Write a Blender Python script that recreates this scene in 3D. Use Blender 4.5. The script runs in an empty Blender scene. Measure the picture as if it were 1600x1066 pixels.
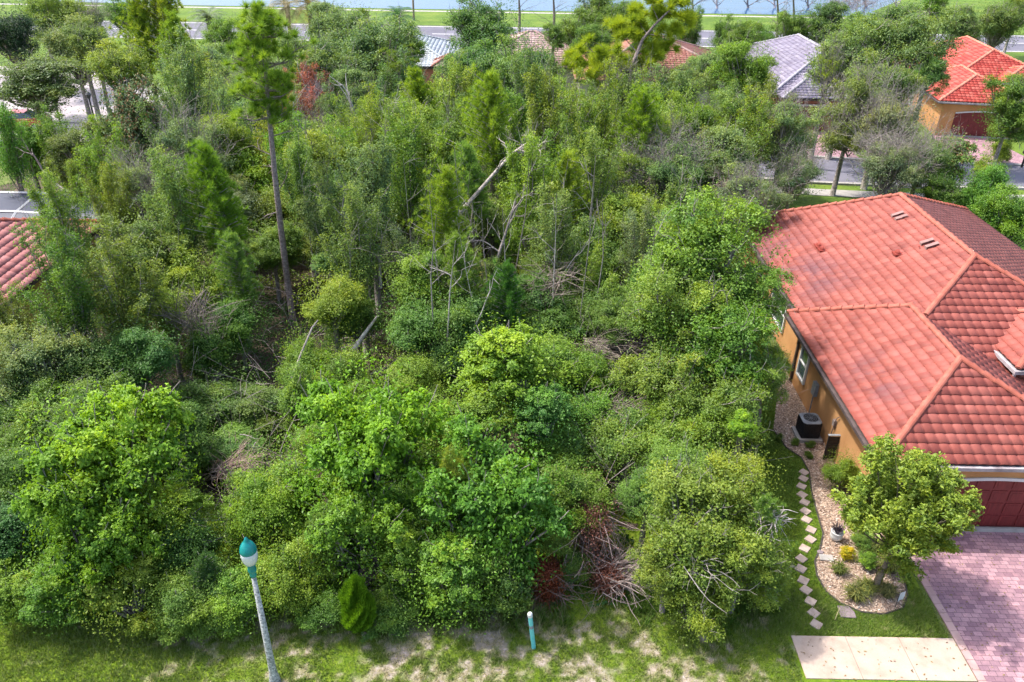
import bpy, bmesh, math, random
import numpy as np
from math import sin, cos, pi, radians
from mathutils import Vector, Matrix
SC = bpy.context.scene
COL = SC.collection

# ---------------------------------------------------------------- camera
CAM_H = 18.8; PITCH = radians(30); ROLL = radians(1.0); FPX = 1244.0
_f = np.array([0, cos(PITCH), -sin(PITCH)]); _r0 = np.array([1., 0, 0]); _u0 = np.array([0, sin(PITCH), cos(PITCH)])
_R = _r0*cos(ROLL) + _u0*sin(ROLL); _U = _u0*cos(ROLL) - _r0*sin(ROLL)
cam = bpy.data.cameras.new('camera'); camo = bpy.data.objects.new('camera', cam); COL.objects.link(camo)
cam.sensor_width = 36; cam.lens = FPX/1600*36; cam.clip_start = 0.1; cam.clip_end = 3000
_m = Matrix.Identity(4)
for i in range(3):
    _m[i][0] = _R[i]; _m[i][1] = _U[i]; _m[i][2] = -_f[i]
_m[2][3] = CAM_H
camo.matrix_world = _m
SC.camera = camo

def P(x, y, z=0.0):
    "survey: point of the photo (1600x1066) -> world point at height z"
    d = _f + _R*(x-800)/FPX - _U*(y-533)/FPX
    t = (z-CAM_H)/d[2]
    return (d[0]*t, d[1]*t, z)
def depth(X, Y, Z): return Y*_f[1] + (Z-CAM_H)*_f[2]

# ---------------------------------------------------------------- light
w = bpy.data.worlds.new("World"); SC.world = w; w.use_nodes = True
nt = w.node_tree; bg = nt.nodes['Background']
sky = nt.nodes.new('ShaderNodeTexSky'); sky.sky_type = 'NISHITA'; sky.sun_disc = False
SUN_TO = Vector((-0.56, 0.22, 1.0)).normalized()
sky.sun_elevation = math.asin(SUN_TO.z); sky.sun_rotation = math.atan2(SUN_TO.x, SUN_TO.y)
sky.dust_density = 4.0; sky.air_density = 1.0
nt.links.new(sky.outputs[0], bg.inputs[0]); bg.inputs[1].default_value = 0.15
sl = bpy.data.lights.new('sun', 'SUN'); sl.energy = 2.0; sl.angle = radians(1.2); sl.color = (1, .955, .88)
so = bpy.data.objects.new('sun', sl); COL.objects.link(so)
so.rotation_euler = SUN_TO.to_track_quat('Z', 'Y').to_euler()
SC.view_settings.view_transform = 'Standard'; SC.view_settings.look = 'None'
SC.view_settings.gamma = 1; SC.view_settings.use_curve_mapping = False
SC.view_settings.exposure = 1.42
SC.render.engine = 'CYCLES'
SC.cycles.max_bounces = 6; SC.cycles.diffuse_bounces = 4; SC.cycles.glossy_bounces = 2
SC.cycles.transmission_bounces = 3; SC.cycles.transparent_max_bounces = 6

# ---------------------------------------------------------------- materials
def newmat(name):
    m = bpy.data.materials.new(name); m.use_nodes = True
    n = m.node_tree; b = n.nodes['Principled BSDF']
    return m, n, b
def N(n, t, **k):
    q = n.nodes.new(t)
    for a, v in k.items():
        if a.startswith('i_'):
            key = a[2:]; key = int(key) if key.isdigit() else key.replace('_', ' ')
            q.inputs[key].default_value = v
        else: setattr(q, a, v)
    return q
def ramp(n, fac, stops):
    r = n.nodes.new('ShaderNodeValToRGB'); e = r.color_ramp.elements
    while len(e) > 1: e.remove(e[0])
    e[0].position = stops[0][0]; e[0].color = (*stops[0][1], 1)
    for p, c in stops[1:]:
        q = e.new(p); q.color = (*c, 1)
    n.links.new(fac, r.inputs[0]); return r.outputs[0]
def pos(n, world=True):
    if world: return N(n, 'ShaderNodeNewGeometry').outputs['Position']
    return N(n, 'ShaderNodeTexCoord').outputs['Object']
def noise(n, co, scale, detail=4, rough=.55, dist=0):
    q = N(n, 'ShaderNodeTexNoise', i_Scale=scale, i_Detail=detail, i_Roughness=rough, i_Distortion=dist)
    n.links.new(co, q.inputs['Vector']); return q.outputs[0]
def mix(n, fac, a, b, blend='MIX'):
    q = N(n, 'ShaderNodeMix', data_type='RGBA', blend_type=blend)
    for s, v in ((0, fac), (6, a), (7, b)):
        if isinstance(v, bpy.types.NodeSocket): n.links.new(v, q.inputs[s])
        else: q.inputs[s].default_value = v if s == 0 else (*v, 1)
    return q.outputs[2]
def bump(n, b, h, strength=.4, dist=.02):
    q = N(n, 'ShaderNodeBump', i_Strength=strength, i_Distance=dist)
    n.links.new(h, q.inputs['Height']); n.links.new(q.outputs[0], b.inputs['Normal'])
def surf(name, stops, scale=4, rough=.8, bumps=.3, bdist=.01, world=True, detail=6, metal=0, fine=None, spec=.3):
    m, n, b = newmat(name)
    co = pos(n, world); f = noise(n, co, scale, detail)
    c = ramp(n, f, stops)
    if fine:
        f2 = noise(n, co, fine[0], 3)
        c = mix(n, 1.0, c, ramp(n, f2, [(.3, (fine[1],)*3), (.7, (1/fine[1] if fine[1] > .6 else 1.3,)*3)]), 'MULTIPLY')
        if bumps: bump(n, b, f2, bumps, bdist)
    elif bumps: bump(n, b, f, bumps, bdist)
    n.links.new(c, b.inputs['Base Color'])
    b.inputs['Roughness'].default_value = rough; b.inputs['Metallic'].default_value = metal
    b.inputs['Specular IOR Level'].default_value = spec
    return m
def leafmat(name, trans=.38, rough=.5, spec=.35, alt=None):
    "leaf colour = the plant's own object colour, varied leaf by leaf and spray by spray"
    m, n, b = newmat(name)
    oi = N(n, 'ShaderNodeObjectInfo'); at = N(n, 'ShaderNodeAttribute', attribute_name='tone')
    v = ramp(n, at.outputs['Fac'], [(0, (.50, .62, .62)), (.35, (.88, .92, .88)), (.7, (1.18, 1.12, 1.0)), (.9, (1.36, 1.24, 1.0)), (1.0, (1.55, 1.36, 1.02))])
    c = mix(n, 1.0, oi.outputs['Color'], v, 'MULTIPLY')
    ah = N(n, 'ShaderNodeAttribute', attribute_name='hue')
    hv = ramp(n, ah.outputs['Fac'], [(0, (1, 1, 1)), (.001, (.62, .76, .95)), (.5, (1, 1, 1)), (.85, (1.16, 1.10, .9)), (1.0, (1.32, 1.18, .9))])
    c = mix(n, 1.0, c, hv, 'MULTIPLY')
    if alt:
        a2 = N(n, 'ShaderNodeAttribute', attribute_name='alt')
        c = mix(n, a2.outputs['Fac'], c, alt)
    n.links.new(c, b.inputs['Base Color'])
    b.inputs['Roughness'].default_value = rough; b.inputs['Specular IOR Level'].default_value = spec
    tr = N(n, 'ShaderNodeBsdfTranslucent'); c2 = mix(n, 1.0, c, (1.25, 1.15, .5), 'MULTIPLY'); n.links.new(c2, tr.inputs[0])
    mx = N(n, 'ShaderNodeMixShader'); mx.inputs[0].default_value = trans
    n.links.new(b.outputs[0], mx.inputs[1]); n.links.new(tr.outputs[0], mx.inputs[2])
    n.links.new(mx.outputs[0], n.nodes['Material Output'].inputs[0])
    return m
M = {}
M['leaf'] = leafmat('leaf'); M['needle'] = leafmat('needle', .42, .6, .2)
M['magnolia'] = leafmat('magnolia leaf', .12, .5, .3, (.24, .11, .05))
M['drygrass'] = leafmat('blade', .3, .7, .2)
def barkmat(name, stops):
    m, n, b = newmat(name)
    co = pos(n, False); f = noise(n, co, 9, 6, .7)
    oi = N(n, 'ShaderNodeObjectInfo')
    n.links.new(mix(n, 1.0, ramp(n, f, stops), oi.outputs['Color'], 'MULTIPLY'), b.inputs['Base Color']); b.inputs['Roughness'].default_value = .9
    bump(n, b, f, .8, .03); return m
M['bark'] = barkmat('bark', [(.3, (.09, .075, .065)), (.5, (.24, .21, .19)), (.7, (.42, .39, .36))])
M['pinebark'] = barkmat('pine bark', [(.3, (.08, .055, .05)), (.5, (.22, .17, .155)), (.72, (.42, .36, .34))])
M['deadwood'] = barkmat('dead wood', [(.3, (.17, .145, .13)), (.5, (.40, .36, .34)), (.7, (.62, .58, .56))])
def tilemat(name, c1, c2, c3, dirt=.0, capc=None):
    m, n, b = newmat(name)
    co = pos(n); a = N(n, 'ShaderNodeAttribute', attribute_name='tone')
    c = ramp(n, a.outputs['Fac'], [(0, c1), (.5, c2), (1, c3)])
    f = noise(n, co, 1.3, 6, .6); c = mix(n, 1.0, c, ramp(n, f, [(.3, (.74, .70, .74)), (.5, (1, 1, 1)), (.68, (1.12, 1.14, 1.14))]), 'MULTIPLY')
    if dirt:
        a2 = N(n, 'ShaderNodeAttribute', attribute_name='stain')
        g = noise(n, co, .7, 5, .7)
        q = N(n, 'ShaderNodeMath', operation='MULTIPLY'); n.links.new(a2.outputs['Fac'], q.inputs[0]); n.links.new(ramp(n, g, [(.36, (0, 0, 0)), (.56, (1, 1, 1))]), q.inputs[1])
        q2 = N(n, 'ShaderNodeMath', operation='MULTIPLY', i_1=dirt); n.links.new(q.outputs[0], q2.inputs[0])
        c = mix(n, q2.outputs[0], c, (.13, .05, .06))
    n.links.new(c, b.inputs['Base Color']); b.inputs['Roughness'].default_value = .62; b.inputs['Specular IOR Level'].default_value = .3
    bump(n, b, noise(n, co, 30, 3), .15, .01); return m
M['tile'] = tilemat('salmon roof tile', (.225, .057, .043), (.27, .071, .053), (.31, .092, .071), .85)
M['tile_nb_lit'] = tilemat('brightened pink salmon roof tile', (.38, .14, .125), (.48, .19, .17), (.54, .24, .22))  # tile colour lightened in place of light on the slope facing away
M['cap'] = surf('orange ridge tile', [(.3, (.29, .08, .055)), (.5, (.355, .105, .07)), (.7, (.40, .14, .10))], 3, .7, .2)
M['tile_red'] = tilemat('red roof tile', (.30, .034, .025), (.38, .055, .038), (.46, .11, .08))
M['cap_red'] = surf('red ridge tile', [(.3, (.5, .12, .07)), (.6, (.6, .22, .15))], 3, .7, .2)
M['tile_lav'] = tilemat('lavender grey roof tile', (.14, .125, .18), (.185, .165, .225), (.24, .22, .27))
M['cap_lav'] = surf('pale grey ridge tile', [(.3, (.26, .245, .29)), (.6, (.34, .325, .36))], 3, .7, .2)
M['tile_sal'] = tilemat('faded salmon roof tile', (.27, .10, .075), (.33, .135, .10), (.38, .18, .14))
M['tile_pale'] = tilemat('pale pink roof tile', (.34, .22, .20), (.42, .28, .25), (.50, .36, .33))
M['tile_white'] = tilemat('silver white roof tile', (.36, .40, .42), (.45, .49, .51), (.52, .56, .57))
M['stucco'] = surf('orange stucco', [(.35, (.47, .235, .095)), (.6, (.55, .29, .125))], .8, .9, .25, .004, fine=(60, .9))
M['stucco_pink'] = surf('pink stucco', [(.35, (.46, .22, .18)), (.6, (.52, .28, .23))], .8, .9, .2, .004, fine=(60, .9))
M['stucco_pale'] = surf('pale stucco', [(.35, (.42, .33, .33)), (.6, (.48, .40, .40))], .8, .9, .2, .004, fine=(60, .9))
M['stucco_olive'] = surf('ochre stucco', [(.35, (.42, .30, .10)), (.6, (.50, .37, .15))], .8, .9, .2, .004, fine=(60, .9))
M['white'] = surf('white paint', [(.3, (.58, .58, .58)), (.6, (.68, .68, .68))], 3, .5, .05)
M['fascia'] = surf('dark fascia', [(.3, (.05, .035, .035)), (.6, (.10, .075, .07))], 3, .6, .05)
M['gutter'] = surf('grey gutter', [(.3, (.22, .19, .20)), (.6, (.40, .37, .38))], 3, .4, .05)
M['glass'] = surf('window glass', [(.3, (.025, .04, .05)), (.7, (.05, .075, .09))], 1, .06, 0, spec=1)
M['black'] = surf('black metal', [(.3, (.012, .012, .014)), (.7, (.03, .03, .034))], 5, .45, .05, world=False)
M['greymetal'] = surf('grey painted metal', [(.3, (.17, .19, .22)), (.7, (.30, .32, .35))], 5, .4, .05, world=False)
M['concrete_l'] = surf('smooth beige concrete', [(.25, (.34, .255, .20)), (.42, (.41, .315, .25)), (.5, (.435, .34, .275)), (.75, (.48, .38, .31))], 2.1, .85, .15, .003, fine=(40, .93))
M['concrete'] = surf('grey concrete', [(.3, (.27, .255, .24)), (.6, (.37, .35, .33))], 2, .9, .2, .004, fine=(50, .9))
M['joint'] = surf('joint', [(.3, (.18, .13, .10)), (.6, (.26, .2, .16))], 5, .9, 0)
M['stone'] = surf('stepping stone', [(.3, (.34, .26, .22)), (.6, (.45, .36, .31))], 6, .9, .3, .004)
M['slate'] = surf('brown slate', [(.3, (.13, .10, .11)), (.6, (.24, .19, .20))], 5, .8, .3, .004)
M['edging'] = surf('dark edging', [(.3, (.04, .03, .025)), (.6, (.08, .07, .06))], 6, .8, .2)
M['asphalt'] = surf('asphalt', [(.3, (.12, .115, .145)), (.6, (.17, .165, .20))], .5, .9, .1, .004, fine=(30, .9))
M['asphalt_road'] = surf('road asphalt', [(.3, (.10, .097, .125)), (.6, (.15, .145, .18))], .3, .85, .1, .004, fine=(10, .93))
M['parking'] = surf('pale parking paving', [(.3, (.30, .265, .28)), (.6, (.38, .34, .35))], .5, .9, .1, .004, fine=(20, .92))
M['paint'] = surf('road paint', [(.3, (.5, .5, .48)), (.6, (.75, .74, .7))], 4, .7, 0)
M['grass_far'] = surf('distant lawn', [(.3, (.06, .11, .012)), (.5, (.09, .155, .016)), (.7, (.135, .19, .025))], .25, .95, .4, .05, fine=(3, .8))
M['litter'] = surf('leaf litter soil', [(.3, (.035, .026, .018)), (.5, (.08, .062, .042)), (.72, (.15, .115, .08))], .9, .95, .8, .05, fine=(14, .65))
M['ground'] = surf('ground', [(.3, (.06, .09, .02)), (.5, (.10, .14, .03)), (.7, (.17, .17, .07))], .35, .95, .4, .05, fine=(6, .75))
def verge_mat():
    m, n, b = newmat('patchy verge')
    co = pos(n); a = N(n, 'ShaderNodeAttribute', attribute_name='sand').outputs['Fac']
    g = ramp(n, noise(n, co, 3.5, 6, .7), [(.3, (.06, .12, .010)), (.5, (.12, .19, .014)), (.7, (.20, .25, .035))])
    s = ramp(n, noise(n, co, 5, 8, .75), [(.28, (.12, .11, .055)), (.42, (.22, .20, .12)), (.55, (.33, .28, .23)), (.66, (.45, .39, .37)), (.8, (.56, .50, .50))])
    c = mix(n, a, g, s)
    n.links.new(c, b.inputs['Base Color']); b.inputs['Roughness'].default_value = .95; b.inputs['Specular IOR Level'].default_value = .1
    bump(n, b, noise(n, co, 22, 5, .75), .7, .03); return m
M['verge'] = verge_mat()
def paver_mat():
    m, n, b = newmat('brick pavers')
    co = pos(n)
    mp = N(n, 'ShaderNodeMapping'); n.links.new(co, mp.inputs[0]); mp.inputs['Rotation'].default_value = (0, 0, radians(1.2))
    def br(c1, c2, mo, bias):
        q = N(n, 'ShaderNodeTexBrick', i_Scale=1.0); q.inputs['Brick Width'].default_value = .26; q.inputs['Row Height'].default_value = .17
        q.inputs['Mortar Size'].default_value = .008; q.inputs['Mortar Smooth'].default_value = .2; q.inputs['Bias'].default_value = bias
        q.inputs['Color1'].default_value = (*c1, 1); q.inputs['Color2'].default_value = (*c2, 1); q.inputs['Mortar'].default_value = (*mo, 1)
        q.offset = .5; q.squash = 1.0; q.squash_frequency = 2
        n.links.new(mp.outputs[0], q.inputs['Vector']); return q
    q = br((.23, .135, .16), (.43, .27, .285), (.13, .08, .09), .05)
    f = noise(n, co, 1.4, 7, .7)
    c = mix(n, 1.0, q.outputs['Color'], ramp(n, f, [(.3, (.78, .76, .84)), (.55, (1.0, .98, 1.0)), (.7, (1.3, 1.2, 1.16))]), 'MULTIPLY')
    f3 = noise(n, co, 26, 3, .6); c = mix(n, 1.0, c, ramp(n, f3, [(.3, (.82, .82, .84)), (.7, (1.15, 1.13, 1.12))]), 'MULTIPLY')
    n.links.new(c, b.inputs['Base Color']); b.inputs['Roughness'].default_value = .8; b.inputs['Specular IOR Level'].default_value = .25
    bump(n, b, q.outputs['Fac'], -.5, .01); return m
M['paver'] = paver_mat()
def mulch_mat():
    m, n, b = newmat('bark and shell mulch')
    co = pos(n); v = N(n, 'ShaderNodeTexVoronoi', i_Scale=19.0); n.links.new(co, v.inputs['Vector'])
    c = ramp(n, noise(n, co, 17, 4, .7), [(.28, (.10, .065, .045)), (.42, (.26, .18, .13)), (.55, (.38, .29, .225)), (.7, (.50, .42, .36))])
    sp = N(n, 'ShaderNodeSeparateColor'); n.links.new(v.outputs['Color'], sp.inputs[0])
    c = mix(n, 1.0, c, ramp(n, sp.outputs[0], [(0, (.6, .58, .56)), (.6, (1, .97, .95)), (1, (1.35, 1.3, 1.25))]), 'MULTIPLY')
    n.links.new(c, b.inputs['Base Color']); b.inputs['Roughness'].default_value = .9
    bump(n, b, v.outputs['Distance'], .8, .03); return m
M['mulch'] = mulch_mat()
def wood_door():
    m, n, b = newmat('dark red garage door')
    co = pos(n); mp = N(n, 'ShaderNodeMapping'); mp.inputs['Scale'].default_value = (14, 14, 1.2); n.links.new(co, mp.inputs[0])
    c = ramp(n, noise(n, mp.outputs[0], 1.5, 6, .6), [(.3, (.115, .012, .012)), (.55, (.17, .02, .019)), (.75, (.23, .035, .03))])
    n.links.new(c, b.inputs['Base Color']); b.inputs['Roughness'].default_value = .5; return m
M['door'] = wood_door()
def water_mat():
    m, n, b = newmat('lake water')
    co = pos(n); mp = N(n, 'ShaderNodeMapping'); mp.inputs['Scale'].default_value = (.25, 1, 1); n.links.new(co, mp.inputs[0])
    b.inputs['Base Color'].default_value = (.03, .10, .22, 1); b.inputs['Roughness'].default_value = .12; b.inputs['IOR'].default_value = 1.33
    bump(n, b, noise(n, mp.outputs[0], .6, 6, .6), .35, .12); return m
M['water'] = water_mat()
def screen_mat():
    m, n, b = newmat('insect screen')
    b.inputs['Base Color'].default_value = (.05, .06, .10, 1); b.inputs['Roughness'].default_value = .6
    tr = N(n, 'ShaderNodeBsdfTransparent'); mx = N(n, 'ShaderNodeMixShader'); mx.inputs[0].default_value = .22
    n.links.new(b.outputs[0], mx.inputs[1]); n.links.new(tr.outputs[0], mx.inputs[2]); n.links.new(mx.outputs[0], n.nodes['Material Output'].inputs[0])
    return m
M['screen'] = screen_mat()
M['teal'] = surf('teal paint', [(.3, (.0, .17, .17)), (.7, (.01, .26, .25))], 3, .3, .05, world=False, spec=.5)
M['globe'] = surf('milky lamp glass', [(.3, (.55, .57, .62)), (.7, (.70, .70, .73))], 3, .25, 0, world=False, spec=.5)
M['polestone'] = surf('speckled concrete pole', [(.36, (.12, .13, .13)), (.47, (.30, .31, .31)), (.6, (.42, .43, .43)), (.7, (.78, .78, .78))], 16, .8, .3, .004, world=False)
M['turquoise'] = surf('turquoise plastic', [(.3, (.10, .50, .52)), (.7, (.20, .62, .62))], 3, .4, .05, world=False)
M['redcar'] = surf('red car paint', [(.3, (.38, .03, .03)), (.7, (.45, .05, .04))], 2, .25, 0, world=False, spec=.6)
M['rubber'] = surf('rubber', [(.3, (.015, .015, .015)), (.7, (.03, .03, .03))], 5, .9, 0, world=False)
M['purple'] = surf('dark plant', [(.3, (.03, .02, .03)), (.7, (.10, .08, .10))], 5, .7, 0, world=False)
M['fencegreen'] = surf('dark green fence', [(.3, (.01, .05, .05)), (.7, (.02, .08, .08))], 5, .7, 0)
M['polemetal'] = surf('dark lamp metal', [(.3, (.05, .055, .07)), (.7, (.09, .095, .11))], 5, .5, 0, world=False)
M['wood'] = surf('weathered wood', [(.3, (.18, .13, .09)), (.7, (.32, .25, .18))], 5, .8, .2, world=False)

# ---------------------------------------------------------------- mesh helpers
def mesh(name, V, F, mat=None, attrs=None, smooth=False):
    V = np.asarray(V, np.float32).reshape(-1, 3)
    me = bpy.data.meshes.new(name)
    if isinstance(F, np.ndarray):
        k = F.shape[1]; nf = len(F)
        me.vertices.add(len(V)); me.vertices.foreach_set('co', V.ravel())
        me.loops.add(nf*k); me.loops.foreach_set('vertex_index', F.astype(np.int32).ravel())
        me.polygons.add(nf); me.polygons.foreach_set('loop_start', np.arange(0, nf*k, k, dtype=np.int32))
        me.update(calc_edges=True)
    else:
        me.from_pydata([tuple(map(float, v)) for v in V], [], [tuple(f) for f in F]); me.update()
    if attrs:
        for k, (dom, arr) in attrs.items():
            a = me.attributes.new(k, 'FLOAT', dom); a.data.foreach_set('value', np.asarray(arr, np.float32))
    if smooth: me.polygons.foreach_set('use_smooth', [True]*len(me.polygons))
    if mat is not None: me.materials.append(M[mat] if isinstance(mat, str) else mat)
    return me
def link(name, me, parent=None, loc=(0, 0, 0)):
    o = bpy.data.objects.new(name, me); COL.objects.link(o); o.location = loc
    if parent is not None: o.parent = parent
    return o
def tag(o, label=None, cat=None, group=None, kind=None):
    for k, v in (('label', label), ('category', cat), ('group', group), ('kind', kind)):
        if v: o[k] = v
    return o
def thing(name, label, cat, loc=(0, 0, 0), rz=0, group=None):
    o = bpy.data.objects.new(name, None); COL.objects.link(o); o.location = loc; o.rotation_euler = (0, 0, rz)
    o.empty_display_size = .2
    return tag(o, label, cat, group)
class MB:
    def __init__(s): s.v = []; s.f = []
    def add(s, V, F):
        k = len(s.v); s.v += [tuple(map(float, v)) for v in V]; s.f += [tuple(i+k for i in f) for f in F]; return s
    def box(s, x0, x1, y0, y1, z0, z1, rz=0, piv=None):
        V = [(x, y, z) for z in (z0, z1) for x, y in ((x0, y0), (x1, y0), (x1, y1), (x0, y1))]
        if rz:
            cx, cy = piv or ((x0+x1)/2, (y0+y1)/2); c, q = cos(rz), sin(rz)
            V = [(cx+(x-cx)*c-(y-cy)*q, cy+(x-cx)*q+(y-cy)*c, z) for x, y, z in V]
        return s.add(V, [(0, 3, 2, 1), (4, 5, 6, 7), (0, 1, 5, 4), (1, 2, 6, 5), (2, 3, 7, 6), (3, 0, 4, 7)])
    def tube(s, pts, rad, n=6, cap=True):
        pts = [Vector(p) for p in pts]
        if not hasattr(rad, '__len__'): rad = [rad]*len(pts)
        V = []; F = []
        for i, p in enumerate(pts):
            t = (pts[min(i+1, len(pts)-1)] - pts[max(i-1, 0)]).normalized()
            a = t.cross(Vector((0, 0, 1)) if abs(t.z) < .95 else Vector((1, 0, 0))).normalized(); b = t.cross(a)
            for k in range(n):
                q = 2*pi*k/n; V.append(p + (a*cos(q)+b*sin(q))*rad[i])
        for i in range(len(pts)-1):
            for k in range(n):
                F.append((i*n+k, i*n+(k+1) % n, (i+1)*n+(k+1) % n, (i+1)*n+k))
        if cap: F += [tuple(range(n)), tuple(range((len(pts)-1)*n, len(pts)*n))[::-1]]
        return s.add(V, F)
    def lathe(s, prof, n=24, c=(0, 0, 0)):
        V = [(c[0]+r*cos(2*pi*k/n), c[1]+r*sin(2*pi*k/n), c[2]+z) for r, z in prof for k in range(n)]
        F = [(i*n+k, i*n+(k+1) % n, (i+1)*n+(k+1) % n, (i+1)*n+k) for i in range(len(prof)-1) for k in range(n)]
        return s.add(V, F)
    def prism(s, poly, z0, z1):
        n = len(poly)
        V = [(x, y, z0) for x, y in poly] + [(x, y, z1) for x, y in poly]
        F = [tuple(range(n))[::-1], tuple(range(n, 2*n))] + [(i, (i+1) % n, n+(i+1) % n, n+i) for i in range(n)]
        return s.add(V, F)
    def obj(s, name, mat, parent=None, loc=(0, 0, 0), smooth=False, bevel=0):
        me = mesh(name, s.v, s.f, mat, smooth=smooth); o = link(name, me, parent, loc)
        if bevel:
            b = o.modifiers.new('bevel', 'BEVEL'); b.width = bevel; b.segments = 2; b.limit_method = 'ANGLE'
        return o
def flat(name, poly, z, mat, label=None, kind='structure'):
    n = len(poly); me = mesh(name, [(x, y, z) for x, y in poly], [tuple(range(n))], mat)
    bm = bmesh.new(); bm.from_mesh(me); bmesh.ops.triangulate(bm, faces=bm.faces); 
    for f in bm.faces:
        if f.normal.z < 0: f.normal_flip()
    bm.to_mesh(me); bm.free()
    return tag(link(name, me), label, None, None, kind)
_lat = np.random.RandomState(7).rand(256, 256)
def vnoise(x, y, s):
    x = np.asarray(x)*s+900.3; y = np.asarray(y)*s+900.7
    xi = np.floor(x).astype(int); yi = np.floor(y).astype(int); fx = x-xi; fy = y-yi
    fx = fx*fx*(3-2*fx); fy = fy*fy*(3-2*fy)
    g = lambda a, b: _lat[a % 256, b % 256]
    return (g(xi, yi)*(1-fx)+g(xi+1, yi)*fx)*(1-fy)+(g(xi, yi+1)*(1-fx)+g(xi+1, yi+1)*fx)*fy
def fbm(x, y, s, o=4):
    t = 0; a = .5
    for i in range(o): t = t+a*vnoise(x+i*17, y-i*31, s*2**i); a *= .5
    return t/(1-.5**o)

# ---------------------------------------------------------------- roofs
def tileplane(poly, tw=.34, row=.38, res=8, lift=.05, amp=.021, step=.026, stain=None):
    Pn = np.array(poly, float); nrm = np.cross(Pn[1]-Pn[0], Pn[2]-Pn[0]); nrm /= np.linalg.norm(nrm)
    if nrm[2] < 0: nrm = -nrm
    dn = np.array([nrm[0], nrm[1], 0]); dn /= np.linalg.norm(dn); ac = np.array([-dn[1], dn[0], 0])
    dd = np.cross(ac, nrm); dd /= np.linalg.norm(dd)
    if dd[2] > 0: dd = -dd
    o = Pn[0]; S = (Pn-o)@ac; T = (Pn-o)@dd
    tmax = T.max(); tmin = T.min()
    def rng_at(t):
        xs = []
        for i in range(len(Pn)):
            j = (i+1) % len(Pn); t0, t1 = T[i], T[j]
            if (t0-t)*(t1-t) <= 0 and abs(t1-t0) > 1e-9: xs.append(S[i]+(S[j]-S[i])*(t-t0)/(t1-t0))
            elif abs(t0-t) < 1e-6: xs.append(S[i])
        return (min(xs), max(xs)) if xs else None
    V = []; F = []; tone = []; st = []
    nrow = int(math.ceil((tmax-tmin)/row)); k0 = int(math.floor(S.min()/tw)); k1 = int(math.ceil(S.max()/tw))
    sg = np.arange(k0*res, k1*res+1)*tw/res
    wave = np.where(True, np.abs(np.sin(np.pi*sg/tw))**.7*2-1, 0)*amp
    rr = np.random.RandomState(3)
    for r in range(nrow):
        tb = tmax-r*row; tt = max(tb-row, tmin+1e-4); tb2 = tb-1e-4
        a = rng_at(tb2); b = rng_at(tt)
        if a is None or b is None: continue
        tn = rr.rand(k1-k0+1); jit = rr.rand(k1-k0+1)*.008
        ti = np.clip(np.floor(sg/tw).astype(int)-k0, 0, k1-k0)
        base = len(V)
        for (t, lo, hi, h) in ((tb2, a[0], a[1], step), (tb2, a[0], a[1], 0.0), (tt, b[0], b[1], 0.0)):
            s2 = np.clip(sg, lo, hi)
            hgt = lift+h+wave+(jit[ti] if h else 0)
            if h == 0 and t == tb2: hgt = hgt-.0
            pts = o+np.outer(s2, ac)+t*dd+np.outer(hgt, nrm)
            V += [tuple(p) for p in pts]
        n = len(sg)
        lo = min(a[0], b[0]); hi = max(a[1], b[1])
        for i in range(n-1):
            if sg[i+1] <= lo or sg[i] >= hi: continue
            F.append((base+i, base+i+1, base+2*n+i+1, base+2*n+i)); tone.append(tn[ti[i]]); 
            F.append((base+n+i, base+n+i+1, base+i+1, base+i)); tone.append(0.0)  # tile butt faces take the darkest tone: row shadow lines painted in
            c = o+sg[i]*ac+tt*dd; q = stain(c[0], c[1]) if stain else 0; st += [q, q]
    return V, F, tone, st
def caps(mb, p0, p1, r=.125, L=.42, n=6):
    p0 = Vector(p0); p1 = Vector(p1); d = p1-p0; k = max(1, int(d.length/L)); t = d.normalized()
    a = t.cross(Vector((0, 0, 1))).normalized(); u = a.cross(t).normalized()
    rn = random.Random(int(p0.x*10))
    for i in range(k):
        q0 = p0+d*(i/k); q1 = p0+d*((i+1.12)/k); j = rn.uniform(-.012, .012)
        V = []
        for q, rr, h in ((q0, r*.84, .0), (q1, r*1.04, .035)):
            for m in range(n+1):
                an = pi*m/n; V.append(q+a*cos(an)*rr+u*(sin(an)*rr*.85+.05+h+j))
        F = [(m, m+1, n+2+m, n+1+m) for m in range(n)]+[tuple(range(n+1)), tuple(range(n+1, 2*n+2))[::-1]]
        mb.add(V, F)
def hip(x0, x1, y0, y1, e, s, k0=1, k1=1, rlow=None):
    if (x1-x0) <= (y1-y0)+.01:
        h = (x1-x0)/2; xm = (x0+x1)/2; z = e+s*h; a = (xm, y0+h*k0, z); b = (xm, y1-h*k1, z)
        pl = [[(x0, y0, e), (x1, y0, e), a], [(x1, y1, e), (x0, y1, e), b], [(x0, y1, e), (x0, y0, e), a, b], [(x1, y0, e), (x1, y1, e), b, a]]
        ln = [(a, b), (a, (x0, y0, e)), (a, (x1, y0, e)), (b, (x0, y1, e)), (b, (x1, y1, e))]
    else:
        h = (y1-y0)/2; ym = (y0+y1)/2; z = e+s*h; a = (x0+h*k0, ym, z); b = (x1-h*k1, ym, z)
        pl = [[(x0, y1, e), (x0, y0, e), a], [(x1, y0, e), (x1, y1, e), b], [(x0, y0, e), (x1, y0, e), b, a], [(x1, y1, e), (x0, y1, e), a, b]]
        ln = [(a, b), (a, (x0, y0, e)), (a, (x0, y1, e)), (b, (x1, y0, e)), (b, (x1, y1, e))]
    ln = [l for l in ln if (Vector(l[0])-Vector(l[1])).length > .3]
    ln = [(l[1], l[0]) if l[1][2] < l[0][2] else l for l in ln]
    return pl, ln
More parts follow.
